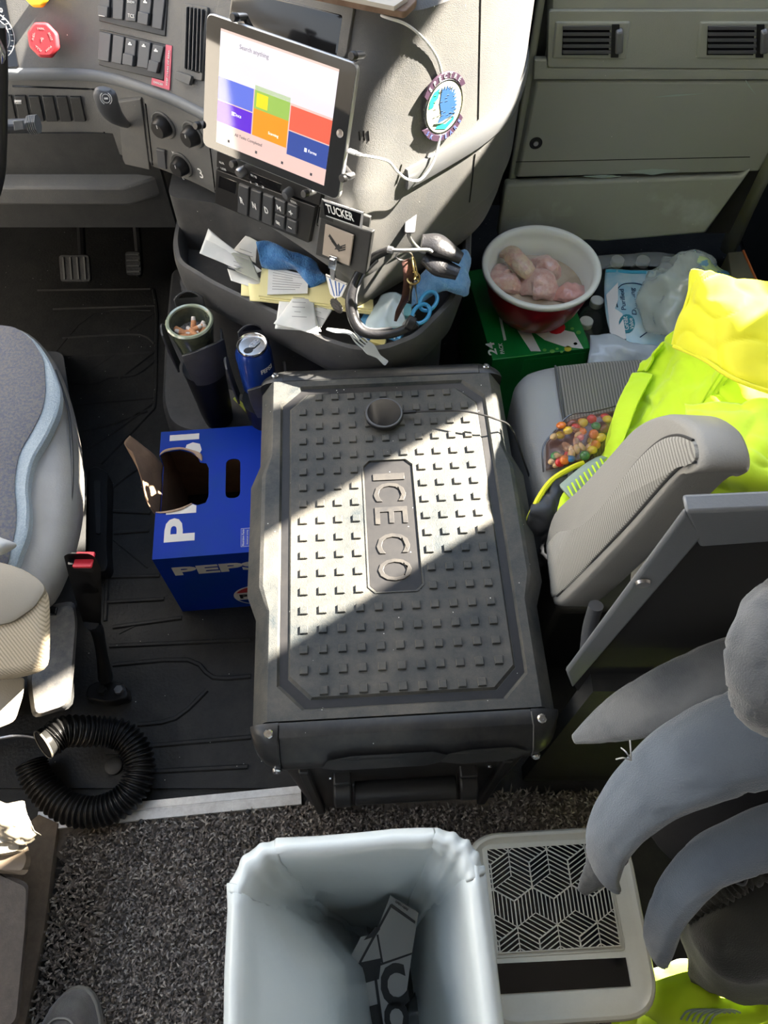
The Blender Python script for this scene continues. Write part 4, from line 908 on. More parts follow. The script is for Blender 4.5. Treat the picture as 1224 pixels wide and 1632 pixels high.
# tapered body
bm = NB(); b0_ = lambda w, l, c=.02: rpoly([(-w, -l - .036), (w, -l - .036), (w, l), (-w, l)], c, 4)
loft(bm, [zl(b0_(.160, .285), .015), zl(b0_(.166, .290), .03), zl(b0_(.176, .296), .40), zl(b0_(.170, .29), .425)]); FL(bm, 'body', cbody)
for sx_ in (-1, 1):
    for sy_ in (-1, 1):
        bm = NB(); bxx(bm, sx_ * .11, sx_ * .15, sy_ * .22, sy_ * .27, 0, .018); FL(bm, 'foot', black, bevel=.003)
# lid with chamfered flanks, moulded trench, inner panel with dimples and logo recess
W0, L0 = .199, .288
def lidout(w, l, b): return [(-w, -l), (w, -l), (w, -.13), (w + b, -.09), (w + b, .10), (w, .14), (w, l), (-w, l), (-w, .14), (-w - b, .10), (-w - b, -.09), (-w, -.13)]
def octo(w, l, c): return [(-w + c, -l), (w - c, -l), (w, -l + c), (w, l - c), (w - c, l), (-w + c, l), (-w, l - c), (-w, -l + c)]
def octo12(w, l, c): return [(-w + c, -l), (w - c, -l), (w, -l + c), (w, -.09), (w, .10), (w, l - c), (w - c, l), (-w + c, l), (-w, l - c), (-w, .10), (-w, -.09), (-w, -l + c)]
bm = NB()
rg = [zl(lidout(W0 - .01, L0 - .01, .012), .415), zl(lidout(W0 + .006, L0, .014), .42), zl(lidout(W0 + .008, L0, .014), .445), zl(lidout(W0 - .012, L0, .012), .477), zl(lidout(W0 - .016, L0, .010), FZ)]
rr1 = loft(bm, rg, cap=False)
ow, ol = .171, .2755
tr = [zl(octo12(ow, ol, .034), FZ), zl(octo12(ow - .003, ol - .003, .034), FZ - .005), zl(octo12(ow - .015, ol - .015, .030), FZ - .005), zl(octo12(ow - .018, ol - .018, .030), FZ - .001)]
rr2 = loft(bm, tr, cap=False)
# bridge deck: lid outline ordering starts at (-w,-l); octagon order is aligned vertex for vertex
A = rr1[-1]; B = rr2[0]
mp = {0: [0, 11], 1: [1], 2: [2]}
idx = [(0, 0), (1, 1), (2, 2), (3, 3), (4, 4), (5, 5), (6, 6), (7, 7), (8, 8), (9, 9), (10, 10), (11, 11)]
for i in range(12):
    j = (i + 1) % 12; bm.faces.new((A[i], A[j], B[j], B[i]))
rr1[0].reverse(); bm.faces.new(rr1[0])
# inner panel with the logo window cut out
C_ = rr2[-1]; lw0, lw1, lh0, lh1, lc = -.041, .041, -.111, .121, .010
lo_ = [(lw0 + lc, lh0), (lw1 - lc, lh0), (lw1, lh0 + lc), (lw1, lh1 - lc), (lw1 - lc, lh1), (lw0 + lc, lh1), (lw0, lh1 - lc), (lw0, lh0 + lc)]
def off8(p, d):
    cx = sum(q[0] for q in p) / 8; cy = sum(q[1] for q in p) / 8
    return [(q[0] + (d if q[0] < cx else -d), q[1] + (d if q[1] < cy else -d)) for q in p]
rl = loft(bm, [zl(lo_, FZ - .001), zl(lo_, FZ + .0005), zl(off8(lo_, .002), FZ + .0005), zl(off8(lo_, .003), FZ - .0035)], cap=False)
bm.faces.new(rl[-1])
eds = [bm.edges.get((C_[i], C_[(i + 1) % 12])) for i in range(12)] + [bm.edges.get((rl[0][i], rl[0][(i + 1) % 8])) for i in range(8)]
bmesh.ops.triangle_fill(bm, use_beauty=True, edges=eds)
# raised square dimples
for j in range(18):
    y = .25 - j * .0294
    for i in range(11):
        x = (i - 5) * .0268
        if (j in (0, 17)) and i in (0, 10): continue
        if 4 <= i <= 6 and lh0 - .01 < y < lh1 + .008: continue
        s = .0058
        loft(bm, [zl([(x - s, y - s), (x + s, y - s), (x + s, y + s), (x - s, y + s)], FZ - .0015), zl([(x - s, y - s), (x + s, y - s), (x + s, y + s), (x - s, y + s)], FZ + .0016), zl([(x - s * .86, y - s * .86), (x + s * .86, y - s * .86), (x + s * .86, y + s * .86), (x - s * .86, y + s * .86)], FZ + .0025)])
lid = FL(bm, 'lid', [lidm], ang=25)
bm = NB(); loft(bm, [zl(octo12(ow - .0035, ol - .0035, .034), FZ - .0046), zl(octo12(ow - .0145, ol - .0145, .030), FZ - .0046)], cap=False); FL(bm, 'trench_strip', lidr, lid)
bm = NB(); prism(bm, off8(lo_, .0032), FZ - .0034, FZ - .0028); FL(bm, 'logo_plate', lidr, lid)
# raised ICECO letters, read from the far end toward the near end
ys = [.098, .062, .020, -.022, -.068]
for ch, y, hh in zip('ICECO', (.088, .060, .018, -.030, -.074), (.012, .034, .030, .034, .036)):
    bm = NB(); M = Matrix.Translation((0, y, FZ - .003)) @ Matrix.Rotation(R(-90), 4, 'Z'); text(bm, ch, M, w=hh, h=.050, depth=.0022, bold=.01); FL(bm, 'letter', letm, lid, bevel=.0006)
# end rails with rounded corner caps
for s in (-1, 1):
    y0 = s * (L0 + .0015)
    prof = [(0, .440), (0, FZ - .001), (.006, FZ), (.020, FZ - .003), (.046, FZ - .030), (.050, FZ - .046), (.046, FZ - .075), (.02, FZ - .078)]
    bm = NB(); loft(bm, [[Vector((x, y0 + s * p[0], p[1])) for p in prof] for x in (-.168, .168)]); rail = FL(bm, 'end_rail', alu, bevel=.0012)
    for t_ in (-1, 1):
        bm = NB(); rings = []
        for k in range(9):
            a = k / 8; ww = .168 + .040 * math.sin(a * PI / 2); sc2 = 1 - .92 * (1 - math.cos(a * PI / 2))
            rings.append([Vector((t_ * ww, y0 + s * p[0] * sc2 + (0 if p[0] else 0), FZ - .04 + (p[1] - FZ + .04) * (1 - .42 * (1 - math.cos(a * PI / 2))))) for p in prof])
        loft(bm, rings); cap = FL(bm, 'corner_cap', alu, ang=60)
        for (sx2, sy2, sz2, tilt) in ((.181, .014, FZ - .001, 0), (.176, .0515, FZ - .052, 90)):
            if tilt == 90 and s == 1: continue
            bm = NB(); M = Matrix.Translation((t_ * sx2, y0 + s * sy2, sz2)) @ Matrix.Rotation(R(tilt * -s if tilt else -s * 12), 4, 'X') if tilt == 0 else Matrix.Translation((t_ * sx2, y0 + s * sy2, sz2)) @ Matrix.Rotation(R(75), 4, 'X')
            lathe(bm, [(.0062, -.002), (.0062, .0008), (.0045, .0026), (.002, .0026), (.0018, .0012)], M, 20); FL(bm, 'screw', chrome, cap)
    if s == -1:
        # facets on the near rail face
        for x0, x1 in ((-.105, .035), (.055, .14)):
            bm = NB(); yb = y0 - .058
            loft(bm, [[Vector((x0, yb + .010, FZ - .022)), Vector((x0 + .03, yb + .013, FZ - .018)), Vector((x1, yb + .013, FZ - .018)), Vector((x1 + .02, yb + .009, FZ - .028))],
                      [Vector((x0 - .010, yb + .006, FZ - .050)), Vector((x0 + .014, yb + .001, FZ - .044)), Vector((x1 - .012, yb + .001, FZ - .044)), Vector((x1 + .012, yb + .006, FZ - .050))]]); FL(bm, 'rail_facet', alu, rail)
        for t_ in (-1, 1):
            bm = NB(); tube(bm, [(t_ * .168, y0 - .004, FZ + .0003), (t_ * .169, y0 - .022, FZ - .004), (t_ * .169, y0 - .047, FZ - .030), (t_ * .169, y0 - .051, FZ - .048)], .0011, n=6, res=1); FL(bm, 'cap_joint', steel if t_ > 0 else gloss, rail)
# near end handle
hd_y = -.333
bm = NB(); tube(bm, [(-.075, hd_y - .022, .315), (.075, hd_y - .022, .315)], .017, n=18, res=1, flat=.8); h_ = FL(bm, 'handle', cbody, bevel=.002)
for x in (-.092, .092):
    bm = NB(); tube(bm, [(x - .013, hd_y - .018, .315), (x + .013, hd_y - .018, .315)], .023, n=20, res=1); bxx(bm, x - .013, x + .013, hd_y - .015, hd_y + .035, .305, .345); FL(bm, 'handle_mount', cbody, bevel=.003)
bm = NB(); bxx(bm, -.15, -.135, -.341, -.32, .05, .40); FL(bm, 'body_rib', cbody, bevel=.003)
bm = NB(); bxx(bm, .135, .15, -.341, -.32, .05, .40); FL(bm, 'body_rib', cbody, bevel=.003)
bm = NB(); bxx(bm, -.08, .08, -.334, -.32, .10, .25); FL(bm, 'end_panel', black, bevel=.003)
for i, (x, z) in enumerate(((-.11, .31), (.125, .33), (-.11, .08))):
    bm = NB(); lathe(bm, [(.004, 0), (.003, .002)], Matrix.Translation((x, -.331, z)) @ Matrix.Rotation(R(90), 4, 'X'), 12); FL(bm, 'body_screw', chrome)
for s in (-1, 1):      # side latches and flank mouldings below the lid
    bm = NB(); loft(bm, [zl([(s * .19, -.26), (s * .215, -.24), (s * .215, .24), (s * .19, .26)], .36), zl([(s * .185, -.26), (s * .208, -.24), (s * .208, .24), (s * .185, .26)], .414)]); FL(bm, 'flank_moulding', alu, bevel=.002)

# wireless puck with its cable on the lid
pk = G(612, 658, .4935); pk.z = FZ
t = thing('charging_puck', 'round black glass-topped puck sitting on the far end of the dimpled lid', 'wireless charger', pk)
M = Matrix.Translation(pk) 
bm = NB(); lathe(bm, [(.024, .0028), (.030, .005), (.0315, .010), (.031, .0135), (.029, .0150)], M, 48); obj('puck_body', bm, black, t)
bm = NB(); lathe(bm, [(.0275, .0148), (.0270, .0156), (.002, .0156)], M, 48); obj('glass_top', bm, gloss, t)
bm = NB(); lathe(bm, [(.0305, .0135), (.0298, .0152), (.0275, .0152)], M, 48, cap=False); obj('rim', bm, swp, t)
bm = NB(); P = [pk + Vector((.030, .003, .010)), pk + Vector((.052, .005, .010))]; tube(bm, P, .0028, n=10, res=1); obj('strain_relief', bm, black, t)
bm = NB(); tube(bm, [P[1], G(700, 655, .502), G(745, 656, .51), G(790, 668, .505), G(815, 683, .485), G(835, 735, .44), G(850, 780, .40), G(862, 830, .34)], .0016, n=8, res=8); obj('cable', bm, black, t)

# ------------------------------------------------------------------ blue soda carton left of the fridge
cart = mat('carton_blue', (.003, .036, .40), .5, spec=.18, col2=(.003, .045, .34), cscale=8); kraft = mat('kraft_board', (.26, .17, .11), .9, bump=.2, bscale=200, col2=(.22, .14, .09), cscale=30)
PC = thing('soda_carton', 'blue soda carton with a torn-open top and white PEPSI lettering', 'carton', (-.42, .622, 0), R(5))
CW, CD, CH = .232, .285, .25
M = I4; bm = NB()
tear = [(.000, .228), (.012, .236), (.04, .238), (.062, .230), (.075, .218), (.080, .205), (.092, .202), (.097, .190), (.098, .125), (.093, .112), (.078, .108), (.066, .114), (.045, .102), (.012, .098), (.001, .100)]
slot = rpoly([(.130, .118), (.158, .118), (.158, .208), (.130, .208)], .013, 5)
def fillz(bm, outer, holes, z):
    eds = []; 
    for lp in [outer] + holes:
        vv = [bm.verts.new((p[0], p[1], z)) for p in lp]; eds += [bm.edges.new((vv[i], vv[(i + 1) % len(vv)])) for i in range(len(vv))]
    bmesh.ops.triangle_fill(bm, use_beauty=True, edges=eds)
fillz(bm, [(0, 0), (CW, 0), (CW, CD), (0, CD), (0, .228)] + tear[1:-1] + [(0, .100)], [slot], CH)
def q4(bm, a, b, c, d): bm.faces.new([bm.verts.new(p) for p in (a, b, c, d)])
q4(bm, (0, 0, 0), (CW, 0, 0), (CW, 0, CH), (0, 0, CH)); q4(bm, (CW, 0, 0), (CW, CD, 0), (CW, CD, CH), (CW, 0, CH)); q4(bm, (CW, CD, 0), (0, CD, 0), (0, CD, CH), (CW, CD, CH)); q4(bm, (0, 0, 0), (CW, 0, 0), (CW, CD, 0), (0, CD, 0))
vv = [bm.verts.new(p) for p in ((0, CD, 0), (0, 0, 0), (0, 0, CH), (0, .100, CH), (0, .105, CH - .03), (0, .222, CH - .03), (0, .228, CH), (0, CD, CH))]; bm.faces.new(vv)
cb_ = FL(bm, 'box', [cart, kraft], PC, solid=.0016, soff=-1, matoff=1, smooth=False)
bm = NB(); grid(bm, [[(0, .102, CH - .028), (0, .16, CH - .03), (0, .224, CH - .028)], [(-.012, .11, CH + .01), (-.016, .17, CH + .012), (-.012, .228, CH + .01)], [(-.02, .150, CH + .03), (-.034, .20, CH + .038), (-.028, .236, CH + .03)], [(-.035, .205, CH + .05), (-.052, .222, CH + .056), (-.045, .244, CH + .05)]], 5, .002, 30, 3); FL(bm, 'torn_flap', kraft, PC, solid=.0016)
bm = NB(); tube(bm, [(.001, .229, CH + .001), (.012, .238, CH + .002), (.04, .240, CH + .003), (.064, .232, CH + .002), (.078, .22, CH + .003), (.083, .208, CH + .001)], [.001, .003, .0025, .0025, .005, .001], n=6, res=4, flat=.5); FL(bm, 'torn_edge', mat('torn_board', (.45, .33, .25), .95), PC)
bm = NB(); tube(bm, [(.001, .099, CH + .001), (.015, .097, CH + .002), (.045, .101, CH + .002), (.068, .112, CH + .002)], [.001, .002, .0025, .001], n=6, res=4, flat=.5); FL(bm, 'torn_edge', MATS['torn_board'], PC)
def tl(ch, x, y, w, h, z=CH + .0002, rot=90, par=None, m=white, bold=.03, name='letter'):
    bm = NB(); text(bm, ch, Matrix.Translation((x, y, z)) @ Matrix.Rotation(R(rot), 4, 'Z'), w=w, h=h, depth=.0004, bold=bold); return FL(bm, name, m, par or cb_)
tl('P', .047, .058, .050, .056); tl('I', .047, .268, .014, .058)
bm = NB(); prism(bm, [(.020, .092), (.076, .092), (.076, .107), (.066, .113), (.045, .1005), (.020, .097)], CH, CH + .0006); FL(bm, 'letter', white, cb_)
bm = NB(); prism(bm, [(.050, .2405), (.066, .2335), (.077, .2235), (.082, .235), (.078, .249), (.064, .254), (.052, .249)], CH, CH + .0006); FL(bm, 'letter', white, cb_)
bm = NB(); prism(bm, rrect(.030, .040, .003, 4, (.222 - .006, .262)), CH, CH + .0005); bc = FL(bm, 'barcode_label', white, cb_)
bm = NB(); random.seed(8)
for k in range(11): bxx(bm, .205, .228, .246 + k * .003, .246 + k * .003 + random.choice((.0008, .0016)), CH + .0004, CH + .0008)
FL(bm, 'bars', black, bc, kind='stuff')
bm = NB(); bxx(bm, .160, .2, .012, .050, CH, CH + .0003); nf = FL(bm, 'nutrition_panel', mat('panel_blue', (.01, .04, .45), .4), cb_)
for k, (x, s, w) in enumerate(((.164, 'Nutrition Facts', .034), (.172, 'Amount per serving', .030), (.180, 'Calories 150', .032), (.190, 'Total Fat 0g', .026), (.196, 'Sodium 30mg', .028))):
    bm = NB(); text(bm, s, Matrix.Translation((x, .031, CH + .0004)) @ Matrix.Rotation(R(90), 4, 'Z'), w=w, depth=.0003); FL(bm, 'lettering', white, nf)
bm = NB()
for a in ((.160, .1603, .012, .05), (.2, .2004, .012, .05), (.16, .2, .012, .0124), (.16, .2, .0498, .0502)): bxx(bm, *a, CH + .0002, CH + .0006)
FL(bm, 'panel_border', white, nf)
bm = NB(); bxx(bm, .197, .207, .105, .122, CH, CH + .0004); FL(bm, 'recycle_mark', greyprint, cb_)
# near face
MF = fr((0, -.0003, 0), (1, 0, 0), (0, 0, 1))
bm = NB(); text(bm, 'PEPSI', MF @ Matrix.Translation((.118, .196, 0)), w=.185, h=.034, depth=.0006, bold=.04); FL(bm, 'front_lettering', white, cb_)
bm = NB(); text(bm, '24', MF @ Matrix.Translation((.205, .150, 0)), w=.034, h=.024, depth=.0006, bold=.02); FL(bm, 'count_lettering', white, cb_)
bm = NB(); prism(bm, circ(.052, 40, (.168, .062), .046), 0, .0006, MF); rd_ = FL(bm, 'roundel', white, cb_)
bm = NB(); prism(bm, [(.168 + .048 * math.cos(R(a)), .062 + .042 * math.sin(R(a))) for a in range(24, 157, 6)], .0004, .0010, MF); FL(bm, 'red_cap', mat('print_red', (.5, .03, .04), .5), rd_)
bm = NB(); prism(bm, [(.168 + .048 * math.cos(R(a)), .062 + .042 * math.sin(R(a))) for a in range(204, 337, 6)], .0004, .0010, MF); FL(bm, 'blue_base', cart, rd_)
bm = NB(); text(bm, 'PEPSI', MF @ Matrix.Translation((.168, .062, .001)), w=.080, h=.018, depth=.0006, bold=.03); FL(bm, 'roundel_lettering', black, rd_)

# ------------------------------------------------------------------ driver's seat, its armrest, buckle and base
vinyl = mat('grey_vinyl', (.30, .29, .27), .42, bump=.25, bscale=300, col2=(.26, .25, .232), cscale=12)
pipem = mat('vinyl_dark', (.05, .05, .05), .5)
DS = thing('driver_seat', "grey vinyl driver's seat with a blue-grey seat cover edged in pale felt", 'seat', (-.75, .65, 0))
def pxring(px, z, dx=0, sc=1.0, dy=0):
    out = []
    for x, y in px: q = G(100 + (x - 100) * 1 + dx * (1 if x > 30 else 0), y + dy, z); out.append((q.x, q.y))
    return out
op = [(-60, 514), (0, 520), (45, 532), (80, 567), (104, 612), (124, 682), (133, 745), (134, 810), (124, 870), (106, 925), (80, 968), (30, 985), (-60, 985)]
op = [tuple(p)[:2] for p in curve([(x, y, 0) for x, y in op], 4)]
def sring(z, k, cx=-60, cy=750):
    out = []
    for x, y in op:
        q = G(cx + (x - cx) * k, cy + (y - cy) * (k * .5 + .5), z); out.append(Vector((q.x, q.y, z)))
    return out + [Vector((-1.05, out[-1].y, z)), Vector((-1.05, out[0].y, z))]
bm = NB(); loft(bm, [sring(.30, .97), sring(.345, .995), sring(.39, 1.0), sring(.43, .985), sring(.462, .95), sring(.482, .88), sring(.492, .74), sring(.496, .5)]); obj('cushion', bm, vinyl, DS, ang=60)
bm = NB(); e_ = [G(x, y, .476) for x, y in ((88, 590), (108, 650), (115, 720), (114, 790), (101, 860), (81, 920), (60, 950))]; tube(bm, e_, .0022, n=6, res=6); obj('seam', bm, pipem, DS)
fab = mat('seat_cover_fabric', (.085, .095, .135), .95, sheen=.3, bump=.8, bscale=900, col2=(.15, .145, .14), cscale=240, cpos=(.40, .62)); felt = mat('pale_felt', (.34, .40, .44), .95, sheen=.3, bump=.6, bscale=500, col2=(.28, .34, .38), cscale=400)
def zpoly(px, z): return [tuple(G(x, y, z)[:2]) for x, y in px]
cv = [(-60, 505), (0, 519), (30, 523), (58, 543), (80, 575), (97, 622), (93, 655), (72, 700), (52, 730), (42, 775), (47, 815), (44, 850), (32, 880), (20, 915), (-60, 925)]
ci = [(-60, 505), (0, 519), (22, 521), (48, 537), (70, 572), (73, 625), (68, 655), (50, 690), (30, 722), (22, 770), (27, 815), (24, 850), (16, 880), (12, 905), (-60, 905)]
cc = rpoly(zpoly(cv, .51)[::-1], .02, 3); bm = NB(); loft(bm, [zl(cc, .494), zl(cc, .508), zl(inset(cc, .004), .511)]); sc0 = obj('seat_cover', bm, felt, DS)
cc = rpoly(zpoly(ci, .512)[::-1], .02, 3); bm = NB(); loft(bm, [zl(cc, .508), zl(cc, .513), zl(inset(cc, .02), .516), zl(inset(cc, .08), .518)]); obj('cover_centre', bm, fab, sc0)
def pxloft(px, zs, r=.01):      # every level keeps the same surveyed outline, so the sides lean with the sight line
    return [zl(rpoly(zpoly(px, z)[::-1], r, 3), z) for z in zs]
sbp = [(-60, 560), (100, 560), (118, 680), (138, 760), (136, 900), (118, 985), (118, 1130), (60, 1140), (-60, 1140)]
bm = NB(); loft(bm, pxloft(sbp, (.009, .10, .29), .02)); obj('seat_base', bm, darkp, DS)
c1 = [(80, 964), (118, 957), (124, 990), (119, 1060), (112, 1128), (52, 1146), (42, 1085), (60, 1010)]
bm = NB(); loft(bm, pxloft(c1, (.292, .33, .385), .012) + [zl(inset(rpoly(zpoly(c1, .40)[::-1], .012, 3), .006), .398)]); sc_ = obj('side_cover', bm, mat('base_grey', (.065, .068, .072), .4, bump=.2, dust=.3), DS)
bm = NB(); bxx(bm, *sorted((G(78, 968, .402).x, G(92, 968, .402).x)), *sorted((G(85, 980, .402).y, G(85, 968, .402).y)), .399, .405); obj('switch', bm, gloss, sc_, bevel=.001)
# armrest
tanv = mat('tan_vinyl', (.27, .24, .19), .6, bump=.2, bscale=500); tanw = mat('tan_weave', (.46, .38, .27), .9, bump=.6, bscale=600, wave=((.30, .25, .17), 130, 'DIAGONAL', .5, .3))
ap = [(-60, 882), (0, 896), (35, 906), (66, 926), (79, 950), (80, 1010), (78, 1066), (40, 1079), (-60, 1090)]
bm = NB(); loft(bm, pxloft(ap, (.53, .56, .60), .014) + [zl(inset(rpoly(zpoly(ap, .605)[::-1], .014, 3), .004), .609), zl(inset(rpoly(zpoly(ap, .61)[::-1], .014, 3), .014), .613)])
AR = obj('armrest', bm, tanw, DS, ang=60, label='beige armrest with woven fabric side')
ap2 = [(-60, 882), (0, 897), (35, 907), (66, 927), (73, 940), (55, 968), (20, 992), (-60, 1008)]
bm = NB(); loft(bm, [zl(rpoly(zpoly(ap2, .612)[::-1], .008, 3), .606), zl(rpoly(zpoly(ap2, .616)[::-1], .008, 3), .617), zl(inset(rpoly(zpoly(ap2, .618)[::-1], .008, 3), .006), .620)]); obj('vinyl_top', bm, tanv, AR)
bm = NB(); loft(bm, pxloft([(-40, 1086), (40, 1079), (37, 1108), (24, 1150), (-40, 1175)], (.32, .50), .008)); obj('armrest_support', bm, tanv, DS, bevel=.004)
# white rag between seat and armrest
cloth('rag', [[(-30, 845, .53), (-5, 855, .54), (4, 862, .53)], [(-30, 865, .56), (6, 866, .56), (24, 868, .535)], [(-30, 893, .55), (2, 884, .55), (18, 874, .53)]], mat('rag_cloth', (.45, .47, .48), .9, sheen=.2), 'pale grey cloth tip poking out beside the seat cover', 'cloth', amp=.002)
# buckle on its stalk
BK = thing('seat_belt_buckle', 'black seat belt buckle with a red release button standing beside the seat', 'seat belt buckle', G(160, 1005, .18))
A = G(131, 893, .52); B = G(146, 992, .33); ax = (A - B).normalized(); M = fr(B, Vector((1, 0, 0)), ax); 
L = (A - B).length; bm = NB()
loft(bm, [[M @ Vector((x * w_, y * d_, 0)) + (A - B) * 0 + ax * h_ for x, y in rrect(1, 1, .25, 4)] for h_, w_, d_ in ((0, .026, .020), (L * .15, .030, .024), (L * .6, .040, .036), (L * .97, .044, .042), (L, .038, .036))]); 
bk = obj('buckle_body', bm, black, BK, ang=45)
MB = M @ Matrix.Translation((0, 0, 0)); top = fr(A, Vector((1, 0, 0)), ax.cross(Vector((1, 0, 0))) * 1)
if top.to_3x3().col[2].dot(ax) < 0: top = fr(A, Vector((1, 0, 0)), Vector((1, 0, 0)).cross(ax) * -1)
bm = NB(); 
prism(bm, rrect(.027, .026, .003, 4, (.003, 0)), -.001, .003, top); obj('red_button', bm, mat('button_red', (.75, .03, .05), .35), bk, bevel=.001)
bm = NB(); prism(bm, rrect(.008, .020, .002, 3, (-.0135, .001)), -.001, .0035, top); obj('tongue_slot', bm, gloss, bk)
bm = NB(); tube(bm, [B, G(155, 1005, .26), G(162, 1040, .16), G(168, 1080, .06)], [.012, .011, .010, .014], n=10); obj('stalk', bm, black, BK)
t = thing('seat_rail', 'black seat mounting bracket with a slotted slide behind the belt buckle', 'bracket', (-.42, .60, 0))
bm = NB(); r1_ = rpoly(zpoly([(140, 748), (152, 742), (172, 752), (170, 870), (172, 900), (168, 910), (140, 912)], .05)[::-1], .01); loft(bm, [zl(r1_, .009), zl(r1_, .05)]); obj('bracket_plate', bm, black, t, bevel=.002)
bm = NB(); r2_ = rpoly(zpoly([(149, 765), (160, 765), (160, 850), (153, 850)], .055)[::-1], .006); loft(bm, [zl(r2_, .049), zl(r2_, .054)]); obj('slide', bm, darkp, t)
t = thing('floor_bolt_bracket', 'dark bolted floor bracket behind the seat base near the coiled hose', 'bracket', G(180, 1105, 0))
bm = NB(); r1_ = rpoly(zpoly([(140, 1092), (165, 1082), (200, 1090), (205, 1112), (170, 1120), (135, 1112)], .04)[::-1], .01); loft(bm, [zl(r1_, .009), zl(r1_, .04)]); obj('plate', bm, black, t, bevel=.003)
for x in (163, 190): 
    p = G(x, 1100, .045); bm = NB(); prism(bm, circ(.009, 6), .038, .052, Matrix.Translation((p.x, p.y, 0))); obj('bolt', bm, steel if x > 170 else darkp, t, bevel=.001)

# ------------------------------------------------------------------ threshold, carpet, hose
t = thing('threshold_strip', 'scuffed silver metal threshold strip screwed between rubber floor and carpet', 'threshold strip', G(320, 1280, 0)); al = mat('scuffed_aluminium', (.80, .80, .78), .42, metal=.35, dust=.45, dustcol=(.16, .13, .11), dscale=45)
a, b = G(60, 1308, .014), G(480, 1266, .014); d = (b - a).normalized(); nrm = Vector((-d.y, d.x, 0))
bm = NB()
prof = [(-.018, .010), (-.017, .0165), (-.002, .0175), (-.001, .016), (.001, .016), (.002, .0175), (.015, .0165), (.0165, .010)]
loft(bm, [[Vector((p.x, p.y, 0)) + nrm * q[0] + Vector((0, 0, q[1])) for q in prof] for p in (a, b)]); obj('strip', bm, al, t)
for x, y in ((395, 1293), (225, 1309)):
    p = G(x, y, .017); bm = NB(); lathe(bm, [(.0042, .015), (.004, .0185), (.002, .0195)], Matrix.Translation((p.x, p.y, 0)), 14); obj('screw', bm, darkp, t)
carp = mat('carpet_backing', (.14, .12, .10), 1, bump=1, bscale=200)
car = [(-.62, .20), (.30, .245), (.42, .20), (.42, -.55), (-.62, -.55)]; car = [(a.x - .02 + nrm.x * -.017, a.y - .018), (b.x, b.y - .018), (.42, .262), (.42, -.5), (-.55, -.5), (-.50, .1)]
bm = NB(); prism(bm, car[::-1], .001, .008); c = obj('trim_1', bm, carp, smooth=False); c['kind'] = 'structure'; c.name = 'carpet_backing'
bm = NB(); random.seed(21); cmi = [mat('pile_dark', (.10, .088, .078), .95), mat('pile_mid', (.24, .21, .185), .95), mat('pile_light', (.46, .42, .37), .95)]
k = 0
while k < 26000:
    x = random.uniform(-.57, .40); y = random.uniform(-.20, .262)
    ed = a.y - .016 + (x - a.x) * (b.y - a.y) / (b.x - a.x)
    if y > ed - .004 or (x < -.52 and y > .19): k += 1; continue
    if (-.15 < x < .10 and y < .03) or (-.13 < x < .20 and y > .235): k += 1; continue
    k += 1; th = random.uniform(0, 2 * PI); ln = random.uniform(.008, .016); w = .0017; hh = random.uniform(.006, .013)
    dx, dy = math.cos(th), math.sin(th); b0p = Vector((x, y, .006)); mi = random.choice((0, 0, 1, 1, 1, 2))
    v = [bm.verts.new(b0p + Vector((-dy * w, dx * w, 0))), bm.verts.new(b0p + Vector((dy * w, -dx * w, 0))), bm.verts.new(b0p + Vector((dx * ln * .5 + dy * w, dy * ln * .5 - dx * w, hh))), bm.verts.new(b0p + Vector((dx * ln * .5 - dy * w, dy * ln * .5 + dx * w, hh))), bm.verts.new(b0p + Vector((dx * ln, dy * ln, hh * .75)))]
    f = bm.faces.new(v[:4]); f.material_index = mi; f = bm.faces.new((v[3], v[2], v[4])); f.material_index = mi
me = bpy.data.meshes.new('carpet_pile'); bm.to_mesh(me); bm.free()
for m_ in cmi: me.materials.append(m_)
o = bpy.data.objects.new('carpet_pile', me); COL.objects.link(o); tag(o, 'grey brown shaggy carpet pile covering the floor behind the threshold strip', 'carpet', kind='stuff')
# sill board along the carpet's left edge and storage box
bm = NB(); sb_ = zpoly([(62, 1298), (92, 1312), (84, 1370), (70, 1480), (40, 1632), (-60, 1700), (-60, 1400)], .02)[::-1]; loft(bm, [zl(sb_, .001), zl(sb_, .02)]); c = solo('sill_board', bm, mat('dusty_board', (.15, .12, .09), .8, dust=.5, dustcol=(.3, .24, .18)), 'dusty brown sill strip along the left edge of the carpet', 'sill')
LB = thing('storage_locker', 'dark brown locker with a rounded ledge at the bottom left corner', 'locker', (-.66, .05, .02)); brn = mat('brown_plastic', (.065, .052, .042), .55, bump=.2, dust=.4, dustcol=(.17, .14, .11))
bm = NB(); l1 = rpoly(zpoly([(-80, 1385), (0, 1388), (46, 1408), (44, 1480), (30, 1632), (-80, 1700)], .16)[::-1], .01); loft(bm, pxloft([(-80, 1385), (0, 1388), (46, 1408), (44, 1480), (30, 1632), (-80, 1700)], (.021, .09, .15)) + [zl(inset(l1, .006), .158)]); obj('locker_body', bm, brn, LB)
bm = NB(); l2 = rpoly(zpoly([(-80, 1320), (10, 1328), (44, 1345), (50, 1372), (42, 1395), (0, 1392), (-80, 1385)], .17)[::-1], .008); loft(bm, pxloft([(-80, 1320), (10, 1328), (44, 1345), (50, 1372), (42, 1395), (0, 1392), (-80, 1385)], (.12, .165), .008) + [zl(inset(l2, .006), .175)]); obj('locker_ledge', bm, mat('ledge_tan', (.22, .17, .12), .5), LB)
bm = NB(); l3 = rpoly(zpoly([(-80, 1300), (0, 1308), (30, 1330), (34, 1356), (0, 1362), (-80, 1355)], .19)[::-1], .01); loft(bm, [zl(l3, .165), zl(l3, .195), zl(inset(l3, .01), .20)]); obj('ledge_pad', bm, mat('pad_cream', (.42, .36, .27), .6), LB)
